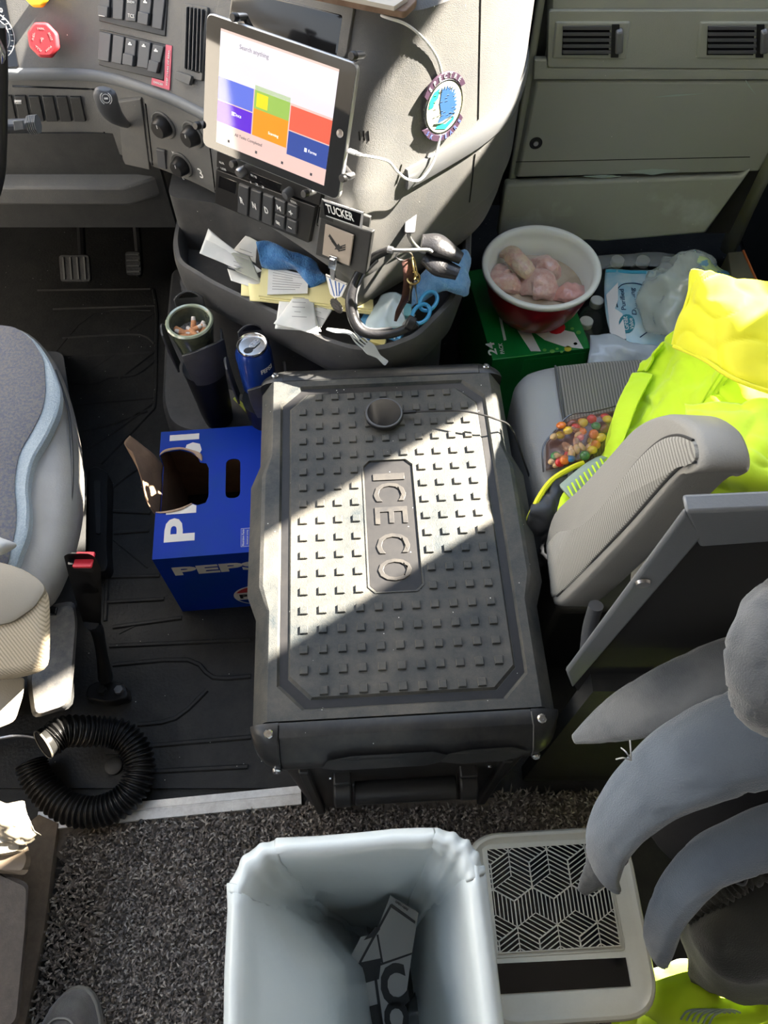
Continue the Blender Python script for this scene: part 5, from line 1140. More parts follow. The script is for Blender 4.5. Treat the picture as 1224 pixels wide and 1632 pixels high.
cloth('plastic_wrapper', [[(-20, 1262, .22), (10, 1282, .225), (36, 1276, .24), (46, 1292, .225)], [(-20, 1290, .225), (8, 1302, .235), (38, 1302, .23), (52, 1318, .22)], [(-20, 1318, .215), (14, 1322, .225), (40, 1326, .22), (66, 1336, .19)], [(-20, 1340, .205), (10, 1345, .21), (36, 1345, .205), (58, 1342, .18)]], mat('wrapper', (.34, .30, .23), .35, coat=.5), 'crumpled cream plastic wrapper lying on the locker ledge', 'wrapper', th=.001, amp=.012, fs=30)
# corrugated hose
hz = .045
HPx = [(80, 1180, .125), (102, 1166, .115), (150, 1166, .08), (190, 1170, .065), (216, 1195, .055), (222, 1230, .05), (205, 1268, .045), (165, 1292, .04), (120, 1292, .04), (82, 1270, .04), (58, 1240, .045), (50, 1215, .05)]
hp = [G(*p) for p in HPx]
HS = thing('corrugated_hose', 'black corrugated air hose coiled in a loop on the floor behind the seat', 'hose', (sum(p.x for p in hp) / 12, sum(p.y for p in hp) / 12, .012))
Cc = curve(hp, 60); rb_ = 58
bm = NB(); tube(bm, Cc, .0258, n=20, res=1, mod=lambda u, th: 1 + .13 * math.sin(u * rb_ * 2 * PI)); obj('hose_tube', bm, mat('hose_black', (.014, .014, .014), .28), HS, ang=180)
dr = (hp[0] - hp[1]).normalized(); bm = NB(); MH = fr(hp[0], dr.cross(Vector((0, 0, 1))), dr.cross(dr.cross(Vector((0, 0, 1)))))
if MH.to_3x3().col[2].dot(dr) < 0: MH = MH @ Matrix.Rotation(PI, 4, 'X')
lathe(bm, [(.024, -.004), (.0275, .002), (.0275, .012), (.025, .014), (.025, 0)], MH, 32, cap=False); obj('end_collar', bm, mat('collar_grey', (.02, .02, .019), .2, coat=.8), HS)
bm = NB(); lathe(bm, [(.0275, .011), (.0285, .0125), (.028, .0145), (.0262, .0135)], MH, 32, cap=False); obj('collar_rim', bm, mat('rim_tan', (.12, .11, .09), .3), HS)
bm = NB(); lathe(bm, [(.0254, .0125), (.010, .0115)], MH, 32); obj('hose_mouth', bm, black, HS)
t = thing('floor_drain_knob', 'small dark round floor plug inside the loop of the coiled hose', 'floor plug', G(180, 1220, 0)); p = G(180, 1220, .02)
bm = NB(); lathe(bm, [(.016, .009), (.016, .018), (.012, .02)], Matrix.Translation((p.x, p.y, 0)), 24); obj('plug', bm, darkp, t); bm = NB(); bxx(bm, p.x - .02, p.x + .02, p.y + .022, p.y + .034, .009, .014); obj('plug_tab', bm, darkp, t)
bm = NB(); tube(bm, [G(-40, 1185, .06), G(20, 1172, .06), G(60, 1175, .07)], .004, n=8); solo('grey_pipe', bm, steel, 'thin grey pipe running in from the left edge to the hose mouth', 'pipe')
# shoe toe
SH = thing('shoe', 'toe of a dusty grey suede shoe on the carpet at the bottom edge', 'shoe', (G(112, 1632, .05).x, -.17, .01)); sx0 = SH.location.x
sue = mat('grey_suede', (.16, .155, .14), .95, sheen=.5, bump=.5, bscale=500, col2=(.11, .10, .095), cscale=25)
def foot(w, y0, y1, n=28):
    out = []
    for k in range(n):
        a = 2 * PI * k / n; c_, s_ = math.cos(a), math.sin(a); out.append((sx0 + w * c_ * (1 if s_ > 0 else .88), (y0 + y1) / 2 + (y1 - y0) / 2 * (abs(s_) ** .85) * (1 if s_ > 0 else -1)))
    return out
yt = G(112, 1572, .05).y
bm = NB(); loft(bm, [zl(foot(.053, -.30, yt), .018), zl(foot(.054, -.30, yt + .002), .042)]); obj('sole', bm, mat('shoe_sole', (.30, .29, .26), .7), SH, bevel=.003)
bm = NB(); loft(bm, [zl(foot(.051, -.295, yt - .003), .042), zl(foot(.0505, -.295, yt - .005), .062), zl(foot(.046, -.29, yt - .012), .078), zl(foot(.038, -.28, yt - .026), .089), zl(foot(.023, -.27, yt - .045), .095)]); obj('upper', bm, sue, SH, ang=80)
bm = NB(); tube(bm, [(sx0 - .036, -.14, .084), (sx0 - .02, yt - .05, .094), (sx0, yt - .04, .0965), (sx0 + .02, yt - .05, .094), (sx0 + .036, -.14, .084)], .0015, n=6); obj('seam_stitch', bm, MATS['shoe_sole'], SH)

# ------------------------------------------------------------------ waste bin with its white liner
BC = Vector((-.018, -.085, 0)); BR = R(4)
BN = thing('waste_bin', 'tall grey waste bin almost hidden inside its white liner', 'bin', BC, BR)
def brect(w, l, r, n=8): return rrect(w, l, r, n)
bm = NB(); loft(bm, [zl(brect(.185, .30, .04), .010), zl(brect(.19, .305, .04), .02), zl(brect(.245, .375, .05), .575), zl(brect(.255, .385, .052), .585), zl(brect(.250, .38, .05), .590), zl(brect(.238, .368, .05), .58), zl(brect(.178, .293, .04), .03)], cap=True)
FL(bm, 'bin_shell', mat('bin_grey', (.35, .36, .36), .5), BN)
lin = mat('liner_white', (.66, .72, .73), .32, bump=.8, bscale=22, sss=.0, coat=.25)
LN = thing('bin_liner', 'translucent white plastic bag folded over the rim of the waste bin', 'bin bag', BC + Vector((0, 0, .02)), BR)
prof = [(.020, .38), (.016, .46), (.013, .54), (.011, .585), (.006, .597), (.000, .602), (-.008, .600), (-.013, .588), (-.016, .54), (-.020, .46), (-.026, .36), (-.032, .26), (-.038, .16), (-.05, .09)]
prof = [(q.x, q.z) for q in curve([(d, 0, z) for d, z in prof], 3)]
bm = NB(); rings = []; random.seed(6)
for pi3, (d, z) in enumerate(prof):
    pi = pi3 / 3
    f = (z - .59) * .098
    base = [tuple(q)[:2] for q in curve([(x_, y_, 0) for x_, y_ in (lambda L_: L_ + [L_[0]])(rrect(.255 + 2 * d + f * 1.0, .385 + 2 * d + f, .055 + max(d, -.03), 10))], 4)[:-1]]; ring_ = []
    for k, (x, y) in enumerate(base):
        inside = max(0, (pi - 5) / 8); q = Vector((x, y, z)); nn = Vector((x, y, 0)).normalized()
        amp = .0025 + .016 * inside if pi >= 6 else .002
        a = math.atan2(y, x); wv = noise.noise(Vector((math.cos(a) * 9, math.sin(a) * 9, z * (3 if pi < 6 else 6))))
        corner = min(abs(abs(x) / .13), 1) * min(abs(y) / .19, 1); wr = .0022 * math.sin(a * 70 + 3 * math.sin(a * 7)) * (.25 + corner ** 3)
        if pi > 6: wv += .28 * noise.noise(Vector((x * 26, y * 26, z * 20 + 4))) - .3 * max(0, 1 - 6 * abs(noise.noise(Vector((x * 14 + z * 6, y * 14, z * 9)))))
        q += nn * (wv * amp + wr * (1 if pi > 3 else .3))
        if pi >= 7 and x < 0:     # slack plastic billowing in from the left wall
            tt = min(1, (.60 - z) / .17); bulge = .075 * math.exp(-((y - .03) / .10) ** 4) * tt * tt * (3 - 2 * tt)
            q.x += bulge; q += Vector((1, 0, 0)) * .010 * noise.noise(Vector((y * 18, z * 22, 3))) * min(1, (pi - 6) / 4)
        ring_.append(q - Vector((0, 0, .02)))
    rings.append(ring_)
loft(bm, rings, cap=False); bm.faces.new([bm.verts.new(p) for p in rings[-1]])
lb_ = FL(bm, 'liner_bag', lin, LN, ang=180, solid=.0012)
bm = NB(); 
for k in range(1):
    text(bm, '22 22:487U4OY7 L5', Matrix.Translation((-.105, .02, .581)) @ Matrix.Rotation(R(10), 4, 'Z') @ Matrix.Rotation(R(8), 4, 'Y'), w=.085, h=.008, depth=.0004)
FL(bm, 'lot_code', mat('grey_ink', (.33, .35, .36), .8), LN) if 0 else bm.free()
# flattened printed carton inside
cw_ = mat('carton_white', (.36, .37, .37), .7)
TC = thing('printed_carton', 'flattened grey carton with black stripes and a large letter C inside the bin', 'carton', G(625, 1560, .2))
PA = Pl(G(620, 1530, .30), Vector((.10, -.55, .85)))
outl = [(622, 1428), (667, 1455), (655, 1530), (640, 1640), (545, 1640), (545, 1590), (540, 1560), (552, 1538), (575, 1494), (598, 1490)]
bm = NB(); hprism(bm, PA, outl, -.002, 0); cb2 = obj('board', bm, cw_, TC)
def blk(q): 
    bm = NB(); hprism(bm, PA, q, -.001, .0006); obj('black_stripe', bm, black, cb2)
blk([(545, 1540), (608, 1527), (604, 1560), (543, 1578)]); blk([(545, 1616), (603, 1600), (612, 1640), (545, 1640)]); blk([(622, 1441), (625, 1443), (575, 1535), (572, 1533)]); blk([(624, 1440), (662, 1468), (661, 1472), (622, 1445)])
blk([(600, 1490), (603, 1489), (611, 1535), (608, 1536)]); blk([(596, 1539), (657, 1518), (656, 1521), (597, 1542)]); blk([(594, 1541), (598, 1540), (612, 1640), (607, 1640)]); blk([(600, 1476), (606, 1480), (598, 1492), (580, 1498)])
bm = NB(); htext(bm, PA, 'C', (607, 1575), (648, 1566), h=.062, w=.036, lift=.0003, bold=.04); obj('lettering', bm, black, cb2)
bm = NB(); htext(bm, PA, 'O', (614, 1626), (650, 1618), h=.05, w=.034, lift=.0003, bold=.04); obj('lettering', bm, black, cb2)
bm = NB(); htext(bm, PA, 'OPEN HERE', (630, 1436), (650, 1450), lift=.0003); obj('small_lettering', bm, black, cb2)
t = thing('drink_bottle', 'dark clear plastic bottle lying beside the carton inside the bin', 'bottle', G(680, 1590, .1)); dk = mat('smoked_plastic', (.05, .055, .055), .15, coat=1)
A = G(672, 1500, .12); B = G(668, 1660, .12); bm = NB(); tube(bm, [A, A.lerp(B, .12), A.lerp(B, .3), B], [.012, .014, .033, .034], n=24, res=6); obj('bottle_body', bm, dk, t)
bm = NB(); tube(bm, [A + (A - B).normalized() * .014, A], .014, n=18, res=1); obj('bottle_cap', bm, black, t)
cloth('bin_bag_scrap', [[(655, 1580, .17), (690, 1560, .18), (720, 1575, .17)], [(650, 1615, .18), (690, 1600, .19), (715, 1610, .17)], [(645, 1660, .17), (690, 1650, .18), (715, 1650, .16)]], mat('clear_dark_film', (.09, .10, .10), .2, coat=.8), 'crumpled dark clear wrapper on top of the bottle inside the bin', 'wrapper', th=.001, amp=.012, fs=28)

# ------------------------------------------------------------------ air purifier with cube-pattern grille
cream = mat('cream_plastic', (.60, .60, .52), .35, bump=.05, dust=.15, dustcol=(.35, .33, .25), specks=0)
AP = thing('air_purifier', 'cream air purifier with a cube-pattern grille and black display on top', 'air purifier', (.235, .040, 0), R(3)); AZ = .33
def apr(w, l, r): return rrect(w, l, r, 9)
aw_, al_ = .234, .232
bm = NB(); rings = [zl(apr(.19, .19, .045), .009), zl(apr(.20, .20, .05), .02), zl(apr(aw_, al_, .052), AZ - .025), zl(apr(aw_, al_, .052), AZ - .008), zl(apr(aw_ - .006, al_ - .006, .05), AZ - .001), zl(apr(aw_ - .014, al_ - .014, .046), AZ), zl(apr(aw_ - .028, al_ - .028, .038), AZ - .006)]
loft(bm, rings); FL(bm, 'housing', cream, AP, ang=50)
GX0, GX1, GY0, GY1 = -.086, .078, -.032, .095; zt = AZ - .006
bm = NB(); prism(bm, rpoly([(GX0 - .006, GY0 - .006), (GX1 + .006, GY0 - .006), (GX1 + .006, GY1 + .006), (GX0 - .006, GY1 + .006)], .006), zt - .001, zt + .0010); gf = FL(bm, 'grille_frame', cream, AP, bevel=.0005)
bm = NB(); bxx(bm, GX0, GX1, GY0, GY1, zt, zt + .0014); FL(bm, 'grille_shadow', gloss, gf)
def clip(poly, x0, x1, y0, y1):
    for ax, lim, sg in ((0, x0, 1), (0, x1, -1), (1, y0, 1), (1, y1, -1)):
        out = []
        for i in range(len(poly)):
            a, b = poly[i - 1], poly[i]; da = (a[ax] - lim) * sg; db = (b[ax] - lim) * sg
            if da * db < 0: t_ = da / (da - db); out.append((a[0] + (b[0] - a[0]) * t_, a[1] + (b[1] - a[1]) * t_))
            if db >= 0: out.append(b)
        poly = out
        if len(poly) < 3: return None
    return poly
bm = NB(); hs = .0312; hy_ = hs * math.sqrt(3)
def barp(a, b, w):
    d = Vector((b[0] - a[0], b[1] - a[1])); 
    if d.length < 1e-6: return
    n_ = Vector((-d.y, d.x)).normalized() * w / 2; p = clip([(a[0] - n_.x, a[1] - n_.y), (b[0] - n_.x, b[1] - n_.y), (b[0] + n_.x, b[1] + n_.y), (a[0] + n_.x, a[1] + n_.y)], GX0, GX1, GY0, GY1)
    if p: prism(bm, p, zt + .0012, zt + .0034)
def P2(c, a, r=hs): return (c[0] + r * math.cos(R(a)), c[1] + r * math.sin(R(a)))
for j in range(-3, 4):
    for i in range(-3, 4):
        c = (GX0 + .030 + i * hy_ + (hy_ / 2 if j % 2 else 0), GY0 + .060 + j * hs * 1.5)
        V6 = [P2(c, 30 + 60 * k) for k in range(6)]
        for k0 in (0, 2, 4):      # three rhombi meeting at the centre
            A_, B_, C2 = V6[k0], V6[(k0 + 1) % 6], V6[(k0 + 2) % 6]
            barp(c, A_, .0017); barp(A_, B_, .0010); barp(B_, C2, .0010)
            for s in range(1, 5):
                t_ = s / 5
                p = (c[0] + (A_[0] - c[0]) * t_, c[1] + (A_[1] - c[1]) * t_); q = (C2[0] + (B_[0] - C2[0]) * t_, C2[1] + (B_[1] - C2[1]) * t_)
                if (k0 == 2 and j % 2) or (k0 == 4 and not j % 2): p = (c[0] + (C2[0] - c[0]) * t_, c[1] + (C2[1] - c[1]) * t_); q = (A_[0] + (B_[0] - A_[0]) * t_, A_[1] + (B_[1] - A_[1]) * t_)
                barp(p, q, .0012)
gr = FL(bm, 'grille', cream, gf, smooth=False)
for a in ((GX0 - .0008, GX0 + .0006, GY0, GY1), (GX1 - .0006, GX1 + .0008, GY0, GY1), (GX0, GX1, GY0 - .0008, GY0 + .0006), (GX0, GX1, GY1 - .0006, GY1 + .0008)):
    bm = NB(); bxx(bm, *a, zt + .0008, zt + .0036); FL(bm, 'grille_edge', cream, gf)
bm = NB(); lathe(bm, [(.0024, zt + .0035), (.0024, zt + .0042)], Matrix.Translation((GX0 + .005, GY1 - .006, 0)), 14); FL(bm, 'screw_hole', gloss, gf)
bm = NB(); prism(bm, [(-.090, -.078), (.082, -.078), (.082, -.046), (-.090, -.044)], zt - .001, zt + .0012); FL(bm, 'display_window', gloss, AP)

# ------------------------------------------------------------------ passenger side: step, carton, bowl with chicken, water bottles
bm = NB(); bxx(bm, .21, .99, .96, 1.88, 0, .02); bmesh.ops.translate(bm, verts=bm.verts, vec=(0, 0, .0)); solo('passenger_floor_mat', bm, rubber, 'black rubber mat in the passenger footwell under the cartons', 'floor mat', bevel=.004)
grn = mat('carton_green', (.005, .20, .035), .35, coat=.3, col2=(.008, .24, .05), cscale=10)
GZ = .255
gc = [G(764, 450, GZ), G(800, 572, GZ), G(936, 558, GZ), G(915, 440, GZ)]
GA = Vector((gc[1].x, gc[1].y, .02)); ang = math.atan2(gc[2].y - gc[1].y, gc[2].x - gc[1].x)
GCt = thing('green_soda_carton', 'green 24 pack soda carton with white diagonal logo strokes under the bowl', 'carton', GA, ang + R(1.5)); gw = .215; gd = .27; gh = GZ - .02
bm = NB(); bxx(bm, -.02, gw - .02, 0, gd, 0, gh); gbx = FL(bm, 'box', grn, GCt, bevel=.002)
gpl = ZP(GZ)
def gp2(q, m, name, par=None, z0=.0, z1=.0006):
    bm = NB(); P = [G(x, y, GZ) for x, y in q]; loft(bm, [[p + Vector((0, 0, z0)) for p in P], [p + Vector((0, 0, z1)) for p in P]]); return obj(name, bm, m, None)
def gpart(q, m, name, z1=.0006):
    Mi = (Matrix.Translation(GA) @ Matrix.Rotation(ang + R(1.5), 4, 'Z')).inverted(); bm = NB(); P = [Mi @ G(x, y, GZ) for x, y in q]
    loft(bm, [[Vector((p.x, p.y, gh)) for p in P], [Vector((p.x, p.y, gh + z1)) for p in P]]); return FL(bm, name, m, gbx)
gpart([(820, 520), (842, 522), (862, 560), (846, 560)], white, 'logo_stroke'); gpart([(845, 525), (885, 523), (915, 530), (930, 556), (900, 553), (868, 542)], white, 'logo_stroke')
gpart([(795, 505), (799, 505), (807, 542), (803, 543)], white, 'logo_stroke')
gpart([(886 + 15 * math.cos(k * .52), 522 + 11 * math.sin(k * .52)) for k in range(12)], mat('print_red2', (.6, .02, .03), .4), 'red_dot', .0009)
lg = mat('print_lightgreen', (.15, .45, .08), .5); yg = mat('print_yellow', (.6, .55, .05), .5); random.seed(14)
for x, y, r_ in ((868, 558, 3), (880, 560, 4), (888, 556, 2.5), (905, 556, 6), (912, 524, 3), (917, 548, 3), (895, 561, 2.5), (922, 530, 4)):
    gpart([(x + r_ * math.cos(k * .63), y + r_ * .75 * math.sin(k * .63)) for k in range(10)], yg if r_ > 5 else lg, 'printed_bubble')
Mi = (Matrix.Translation(GA) @ Matrix.Rotation(ang + R(1.5), 4, 'Z')).inverted()
for s, a, b, h in (('24', (786, 566), (780, 546), .017), ('PACK', (801, 564), (797, 547), .008)):
    A = Mi @ G(*a, GZ); B = Mi @ G(*b, GZ); d = (B - A); bm = NB(); M = fr((A + B) / 2, (d.x, d.y, 0), Vector((0, 0, 1)).cross(Vector((d.x, d.y, 0)))); M.translation.z = gh + .0002; text(bm, s, M, w=d.length * 1.0, h=h * 1.1, depth=.0005, bold=.02); FL(bm, 'lettering', white, gbx)
bm = NB(); bxx(bm, .05, gw - .03, -.0006, 0, gh - .06, gh - .012); FL(bm, 'front_panel', mat('panel_green', (.01, .26, .05), .4), gbx)
# bowl
BW = G(862, 428, .375); bz0 = GZ + .001; bz1 = .385; M = Matrix.Translation((BW.x, BW.y, 0)); bh = bz1 - bz0
BWt = thing('bowl', 'red plastic bowl with a white inside and rim, standing on the green carton', 'bowl', (BW.x, BW.y, bz0)); br_ = .122
bm = NB(); lathe(bm, [(.062, bz0), (.070, bz0 + .003), (.084, bz0 + .018), (.098, bz0 + .045), (.108, bz0 + .08), (.112, bz1 - .012), (.108, bz1 - .010), (.10, bz0 + .06), (.06, bz0 + .012)], M, 64); obj('outer_shell', bm, mat('bowl_red', (.30, .008, .018), .3, coat=.3), BWt)
bm = NB(); lathe(bm, [(.1135, bz1 - .014), (br_, bz1 - .010), (br_ + .001, bz1 - .003), (br_ - .002, bz1), (br_ - .010, bz1 - .001), (.107, bz1 - .012), (.104, bz1 - .030), (.102, bz1 - .031), (.094, bz0 + .045), (.080, bz0 + .020), (.06, bz0 + .012)], M, 64, cap=False)
f = None; obj('white_liner', bm, mat('bowl_white', (.74, .76, .70), .3, coat=.2), BWt, ang=60)
bm = NB(); lathe(bm, [(.0605, bz0 + .0125), (.001, bz0 + .0125)], M, 64); obj('inner_base', bm, MATS['bowl_white'], BWt)
wz = bz0 + .068; bm = NB(); lathe(bm, [(.0925, wz - .03), (.0985, wz), (.001, wz)], M, 64, cap=False)
solo('bowl_water', bm, mat('cloudy_water', (.50, .42, .32), .06, coat=1, col2=(.42, .34, .25), cscale=25), 'cloudy pinkish water standing in the bowl', 'water', kind='stuff')
skin = mat('chicken_skin', (.66, .42, .33), .38, bump=1.6, bscale=150, col2=(.72, .56, .38), cscale=70, coat=.5, sss=.15); skin2 = mat('chicken_flesh', (.62, .36, .31), .32, bump=1.2, bscale=90, col2=(.68, .47, .40), cscale=80, coat=.6, sss=.15)
def meat(pts, rs, m, label, fl=.7, amp=.12, seed=0):
    bm = NB(); tube(bm, [G(*p) for p in pts], rs, n=24, res=10, flat=fl, mod=lambda u, th: (1 + amp * 1.8 * noise.noise(Vector((math.cos(th) * 1.6, math.sin(th) * 1.6, u * 5 + seed))) + .09 * noise.noise(Vector((math.cos(th) * 4, math.sin(th) * 4, u * 14 + seed)))), )
    return solo('chicken_piece', bm, m, label, 'chicken', 'raw chicken pieces in the bowl', ang=180, sub=1)
meat([(797, 406, .355), (812, 404, .365), (828, 418, .363), (842, 434, .357), (850, 449, .345)], [.007, .019, .021, .019, .007], skin, 'yellowish chicken wing tip, topmost of the pieces in the bowl', .7, .10, 1)
meat([(800, 424, .33), (798, 440, .338), (812, 452, .337), (830, 462, .325)], [.010, .027, .026, .010], skin2, 'pink chicken wing joint at the left wall of the bowl', .7, .2, 2)
meat([(842, 428, .325), (858, 422, .333), (878, 432, .333), (890, 444, .318)], [.009, .027, .027, .010], skin2, 'chicken piece farthest back beside the wing tip', .6, .2, 3)
meat([(826, 464, .325), (848, 452, .338), (868, 456, .340), (888, 472, .322)], [.012, .034, .034, .014], skin2, 'largest pale chicken piece in the middle front of the bowl', .6, .18, 4)
meat([(880, 474, .325), (900, 468, .333), (918, 465, .333), (932, 460, .322)], [.009, .023, .023, .008], mat('chicken_pink', (.60, .29, .25), .32, bump=.4, bscale=150, coat=.6, col2=(.64, .38, .33), cscale=30), 'pinkest chicken piece at the right wall of the bowl', .6, .2, 5)
# water bottles in torn film
wat = mat('bottle_plastic', (.82, .88, .88), .04, trans=.85, ior=1.25, bump=.1, bscale=60); capm = mat('cap_white', (.62, .64, .60), .4)
def bottle():
    t = thing('water_bottle', '', 'water bottle', (0, 0, 0), 0, 'bottled water under the film'); H = .232
    bm = NB(); lathe(bm, [(.024, 0), (.030, .004), (.0305, .05), (.029, .056), (.0305, .062), (.0305, .11), (.029, .116), (.0305, .122), (.031, .16), (.026, .190), (.014, .212), (.0125, .220), (.0125, .224)], n=28); obj('bottle_body', bm, wat, t, local=True)
    bm = NB(); lathe(bm, [(.0145, .217), (.0150, .219), (.0150, .231), (.0135, .2325)], n=28); obj('bottle_cap', bm, capm, t, local=True); return t
bt = bottle(); bls = ['water bottle farthest left at the back of the film pack', 'water bottle at the back, second from the left', 'water bottle by the bowl, nearest the seat', 'water bottle by the bowl, right behind the nearest one',
       'water bottle hidden under the blue label, back row middle', 'water bottle under the label, middle row', 'water bottle under the label, front row', 'water bottle under the crumpled film at the right']
sp_ = [(985, 413), (1026, 413), (935, 511), (952, 478), (1062, 425), (1000, 470), (1000, 520), (1060, 490)]
for i, (x, y) in enumerate(sp_):
    p = G(x, y, .252); o = bt if i == 0 else dup(bt); o.location = (p.x, p.y, .02); o['label'] = bls[i]
film = mat('shrink_film', (.75, .85, .86), .12, alpha=.2, bump=.3, bscale=50, coat=.8)
FP0 = .262
def film_sheet(name, rows, m, label, cat, th=.0008, amp=.006, seed=1, fs=22): return cloth(name, rows, m, label, cat, th=th, amp=amp, seed=seed, fs=fs)
lab = mat('label_blue', (.30, .55, .66), .35, coat=.4, col2=(.55, .68, .70), cscale=14)
LBp = thing('bottle_pack_label', 'pale blue printed film panel lettered Purified Drinking on the bottle pack', 'package film', G(1010, 500, .24))
bm = NB(); grid(bm, [[G(965, 428, .258), G(1000, 430, .262), G(1040, 432, .262), G(1080, 436, .26)], [G(963, 462, .262), G(1000, 465, .266), G(1040, 468, .266), G(1085, 470, .262)], [G(966, 505, .262), G(1000, 512, .266), G(1040, 518, .266), G(1082, 520, .262)], [G(978, 548, .250), G(1005, 556, .255), G(1045, 560, .255), G(1078, 560, .25)]], 5, .003, 22, 4)
HL = Bv(bm); lbp = obj('film_panel', bm, lab, LBp, solid=.0008)
def lq(q, m, n): 
    bm = NB(); hprism(bm, HL, q, -.001, .0008); return obj(n, bm, m, lbp)
lq([(980, 492), (992, 500), (998, 540), (986, 545), (972, 530), (970, 505), (966, 470), (985, 450), (985, 478)], white, 'white_swash'); lq([(966, 430), (1030, 432), (1030, 436), (966, 434)], mat('label_cyan', (.08, .42, .60), .4), 'top_band')
ov = [(999 + 13 * math.cos(k * .42), 516 + 15 * math.sin(k * .42)) for k in range(15)]; ovp = lq(ov, mat('label_teal', (.01, .20, .26), .4), 'brand_oval')
bm = NB(); htext(bm, HL, 'Great', (998, 527), (995, 505), h=.011, lift=.0022); obj('lettering', bm, white, ovp); bm = NB(); htext(bm, HL, 'Value', (1007, 526), (1004, 508), h=.009, lift=.0022); obj('lettering', bm, white, ovp)
navy = mat('label_navy', (.01, .05, .13), .4)
for s, a, b, h in (('Purified', (994, 494), (990, 462), .010), ('Drinking', (1012, 502), (1008, 460), .013), ('Water', (1026, 500), (1022, 470), .010)):
    bm = NB(); htext(bm, HL, s, a, b, h=h, lift=.0014); obj('lettering', bm, navy, lbp)
for pts in ([(984, 490), (981, 470), (990, 455), (1010, 452), (1030, 456)], [(1040, 470), (1052, 500), (1042, 520), (1020, 538)]):
    bm = NB(); tube(bm, [HL.hit(*p)[0] + Vector((0, 0, .0012)) for p in pts], .0012, n=6, res=5); obj('label_outline', bm, navy, lbp)
film_sheet('shrink_film', [[(945, 408, .262), (985, 405, .268), (1030, 402, .268), (1075, 404, .262)], [(948, 430, .262), (985, 425, .264), (1030, 424, .264), (1080, 430, .26)]], film, 'clear shrink film stretched over the caps at the back of the bottle pack', 'package film', amp=.004)
fm2 = mat('crumpled_film', (.62, .68, .60), .12, alpha=.42, coat=1, bump=1, bscale=24)
film_sheet('crumpled_film', [[(1060, 415, .30), (1080, 402, .34), (1110, 402, .35), (1140, 420, .33)], [(1035, 445, .30), (1070, 430, .35), (1110, 440, .37), (1150, 440, .34)], [(1020, 485, .28), (1060, 480, .33), (1100, 480, .34), (1130, 490, .32)], [(1030, 530, .27), (1060, 535, .29), (1090, 540, .30), (1110, 545, .30)]], fm2, 'clear crumpled film bulging up from the bottle pack beside the yellow jacket', 'package film', amp=.022, seed=9)
film_sheet('torn_film', [[(1105, 402, .36), (1125, 405, .36), (1140, 412, .35)], [(1112, 425, .36), (1135, 425, .36), (1160, 432, .34)], [(1120, 440, .355), (1140, 440, .35), (1162, 442, .34)]], mat('torn_film_print', (.42, .52, .22), .4, col2=(.08, .22, .30), cscale=45, cpos=(.5, .55), coat=.4), 'torn green and blue printed film edge sticking up behind the jacket', 'package film', amp=.012)
film_sheet('white_film_bag', [[(940, 535, .262), (975, 533, .27), (1010, 545, .27), (1050, 552, .26)], [(940, 555, .262), (975, 550, .275), (1012, 560, .272), (1060, 565, .255)], [(936, 580, .25), (975, 580, .255), (1015, 580, .255), (1060, 580, .25)]], mat('milky_film', (.50, .57, .62), .3, coat=.5, bump=.3, bscale=60), 'milky grey plastic film bunched in front of the bottles by the seat', 'package film', amp=.008, seed=12)
t = thing('brown_box', 'olive cardboard box with an orange edge by the passenger door', 'box', G(1200, 440, .1)); ob = mat('olive_board', (.16, .15, .09), .8)
P = [G(1160, 402, .20), G(1187, 400, .20), (G(1218, 470, .20)), G(1170, 470, .20)]; 
for p in P: p.x = min(p.x, .99)
bm = NB(); loft(bm, [[Vector((p.x, p.y, .02)) for p in P], P]); obj('box_body', bm, ob, t, bevel=.002)
bm = NB(); tube(bm, [P[1] + Vector((-.004, 0, .001)), P[2] + Vector((-.004, 0, .001))], .003, n=6, res=1); obj('orange_edge', bm, mat('orange_edge', (.55, .16, .04), .6), t)

# ------------------------------------------------------------------ passenger seat
cord = mat('corduroy', (.17, .165, .15), .95, sheen=.2, bump=.3, bscale=900, wave=((.075, .073, .068), 62, 'X', .45, .4)); vin2 = mat('passenger_vinyl', (.23, .24, .25), .42, bump=.2, bscale=400, dust=.35, dustcol=(.24, .23, .2), dscale=10)
PS = thing('passenger_seat', 'passenger seat with ribbed grey fabric centre and smooth vinyl bolster beside the fridge', 'seat', (.5, .7, 0))
so_ = zpoly([(818, 615), (830, 592), (870, 580), (950, 573), (1060, 566), (1300, 560), (1300, 830), (870, 830), (850, 770), (832, 700)], .44)[::-1]; so_ = rpoly([(x if x < .82 else .82, y) for x, y in so_], .02, 3)
bm = NB(); loft(bm, [zl(inset(so_, .03), .28), zl(inset(so_, .004), .30), zl(so_, .33), zl(so_, .415), zl(inset(so_, .006), .435), zl(inset(so_, .02), .448), zl(inset(so_, .05), .452)]); obj('cushion', bm, vin2, PS, ang=60)
bm = NB(); cc = zpoly([(885, 583), (950, 576), (1060, 570), (1300, 562), (1300, 830), (925, 830), (905, 690)], .455)[::-1]; cc = [(min(x, .80), y) for x, y in cc]; loft(bm, [zl(cc, .440), zl(cc, .453), zl(inset(cc, .008), .4565)]); obj('fabric_centre', bm, cord, PS)
bm = NB(); tube(bm, [G(885, 583, .455), G(893, 640, .455), G(905, 700, .455), G(925, 790, .455)], .002, n=6); obj('piping', bm, pipem, PS)
bm = NB(); bxx(bm, .29, .80, .50, .86, .009, .30); obj('seat_pedestal', bm, darkp, PS, bevel=.01)
bm = NB(); yz([(.40, .46), (.50, .46), (.49, .66), (.46, .69), (.40, .68), (.37, .50)], .36, .82, bm); obj('backrest', bm, vin2, PS, bevel=.02, bseg=3)
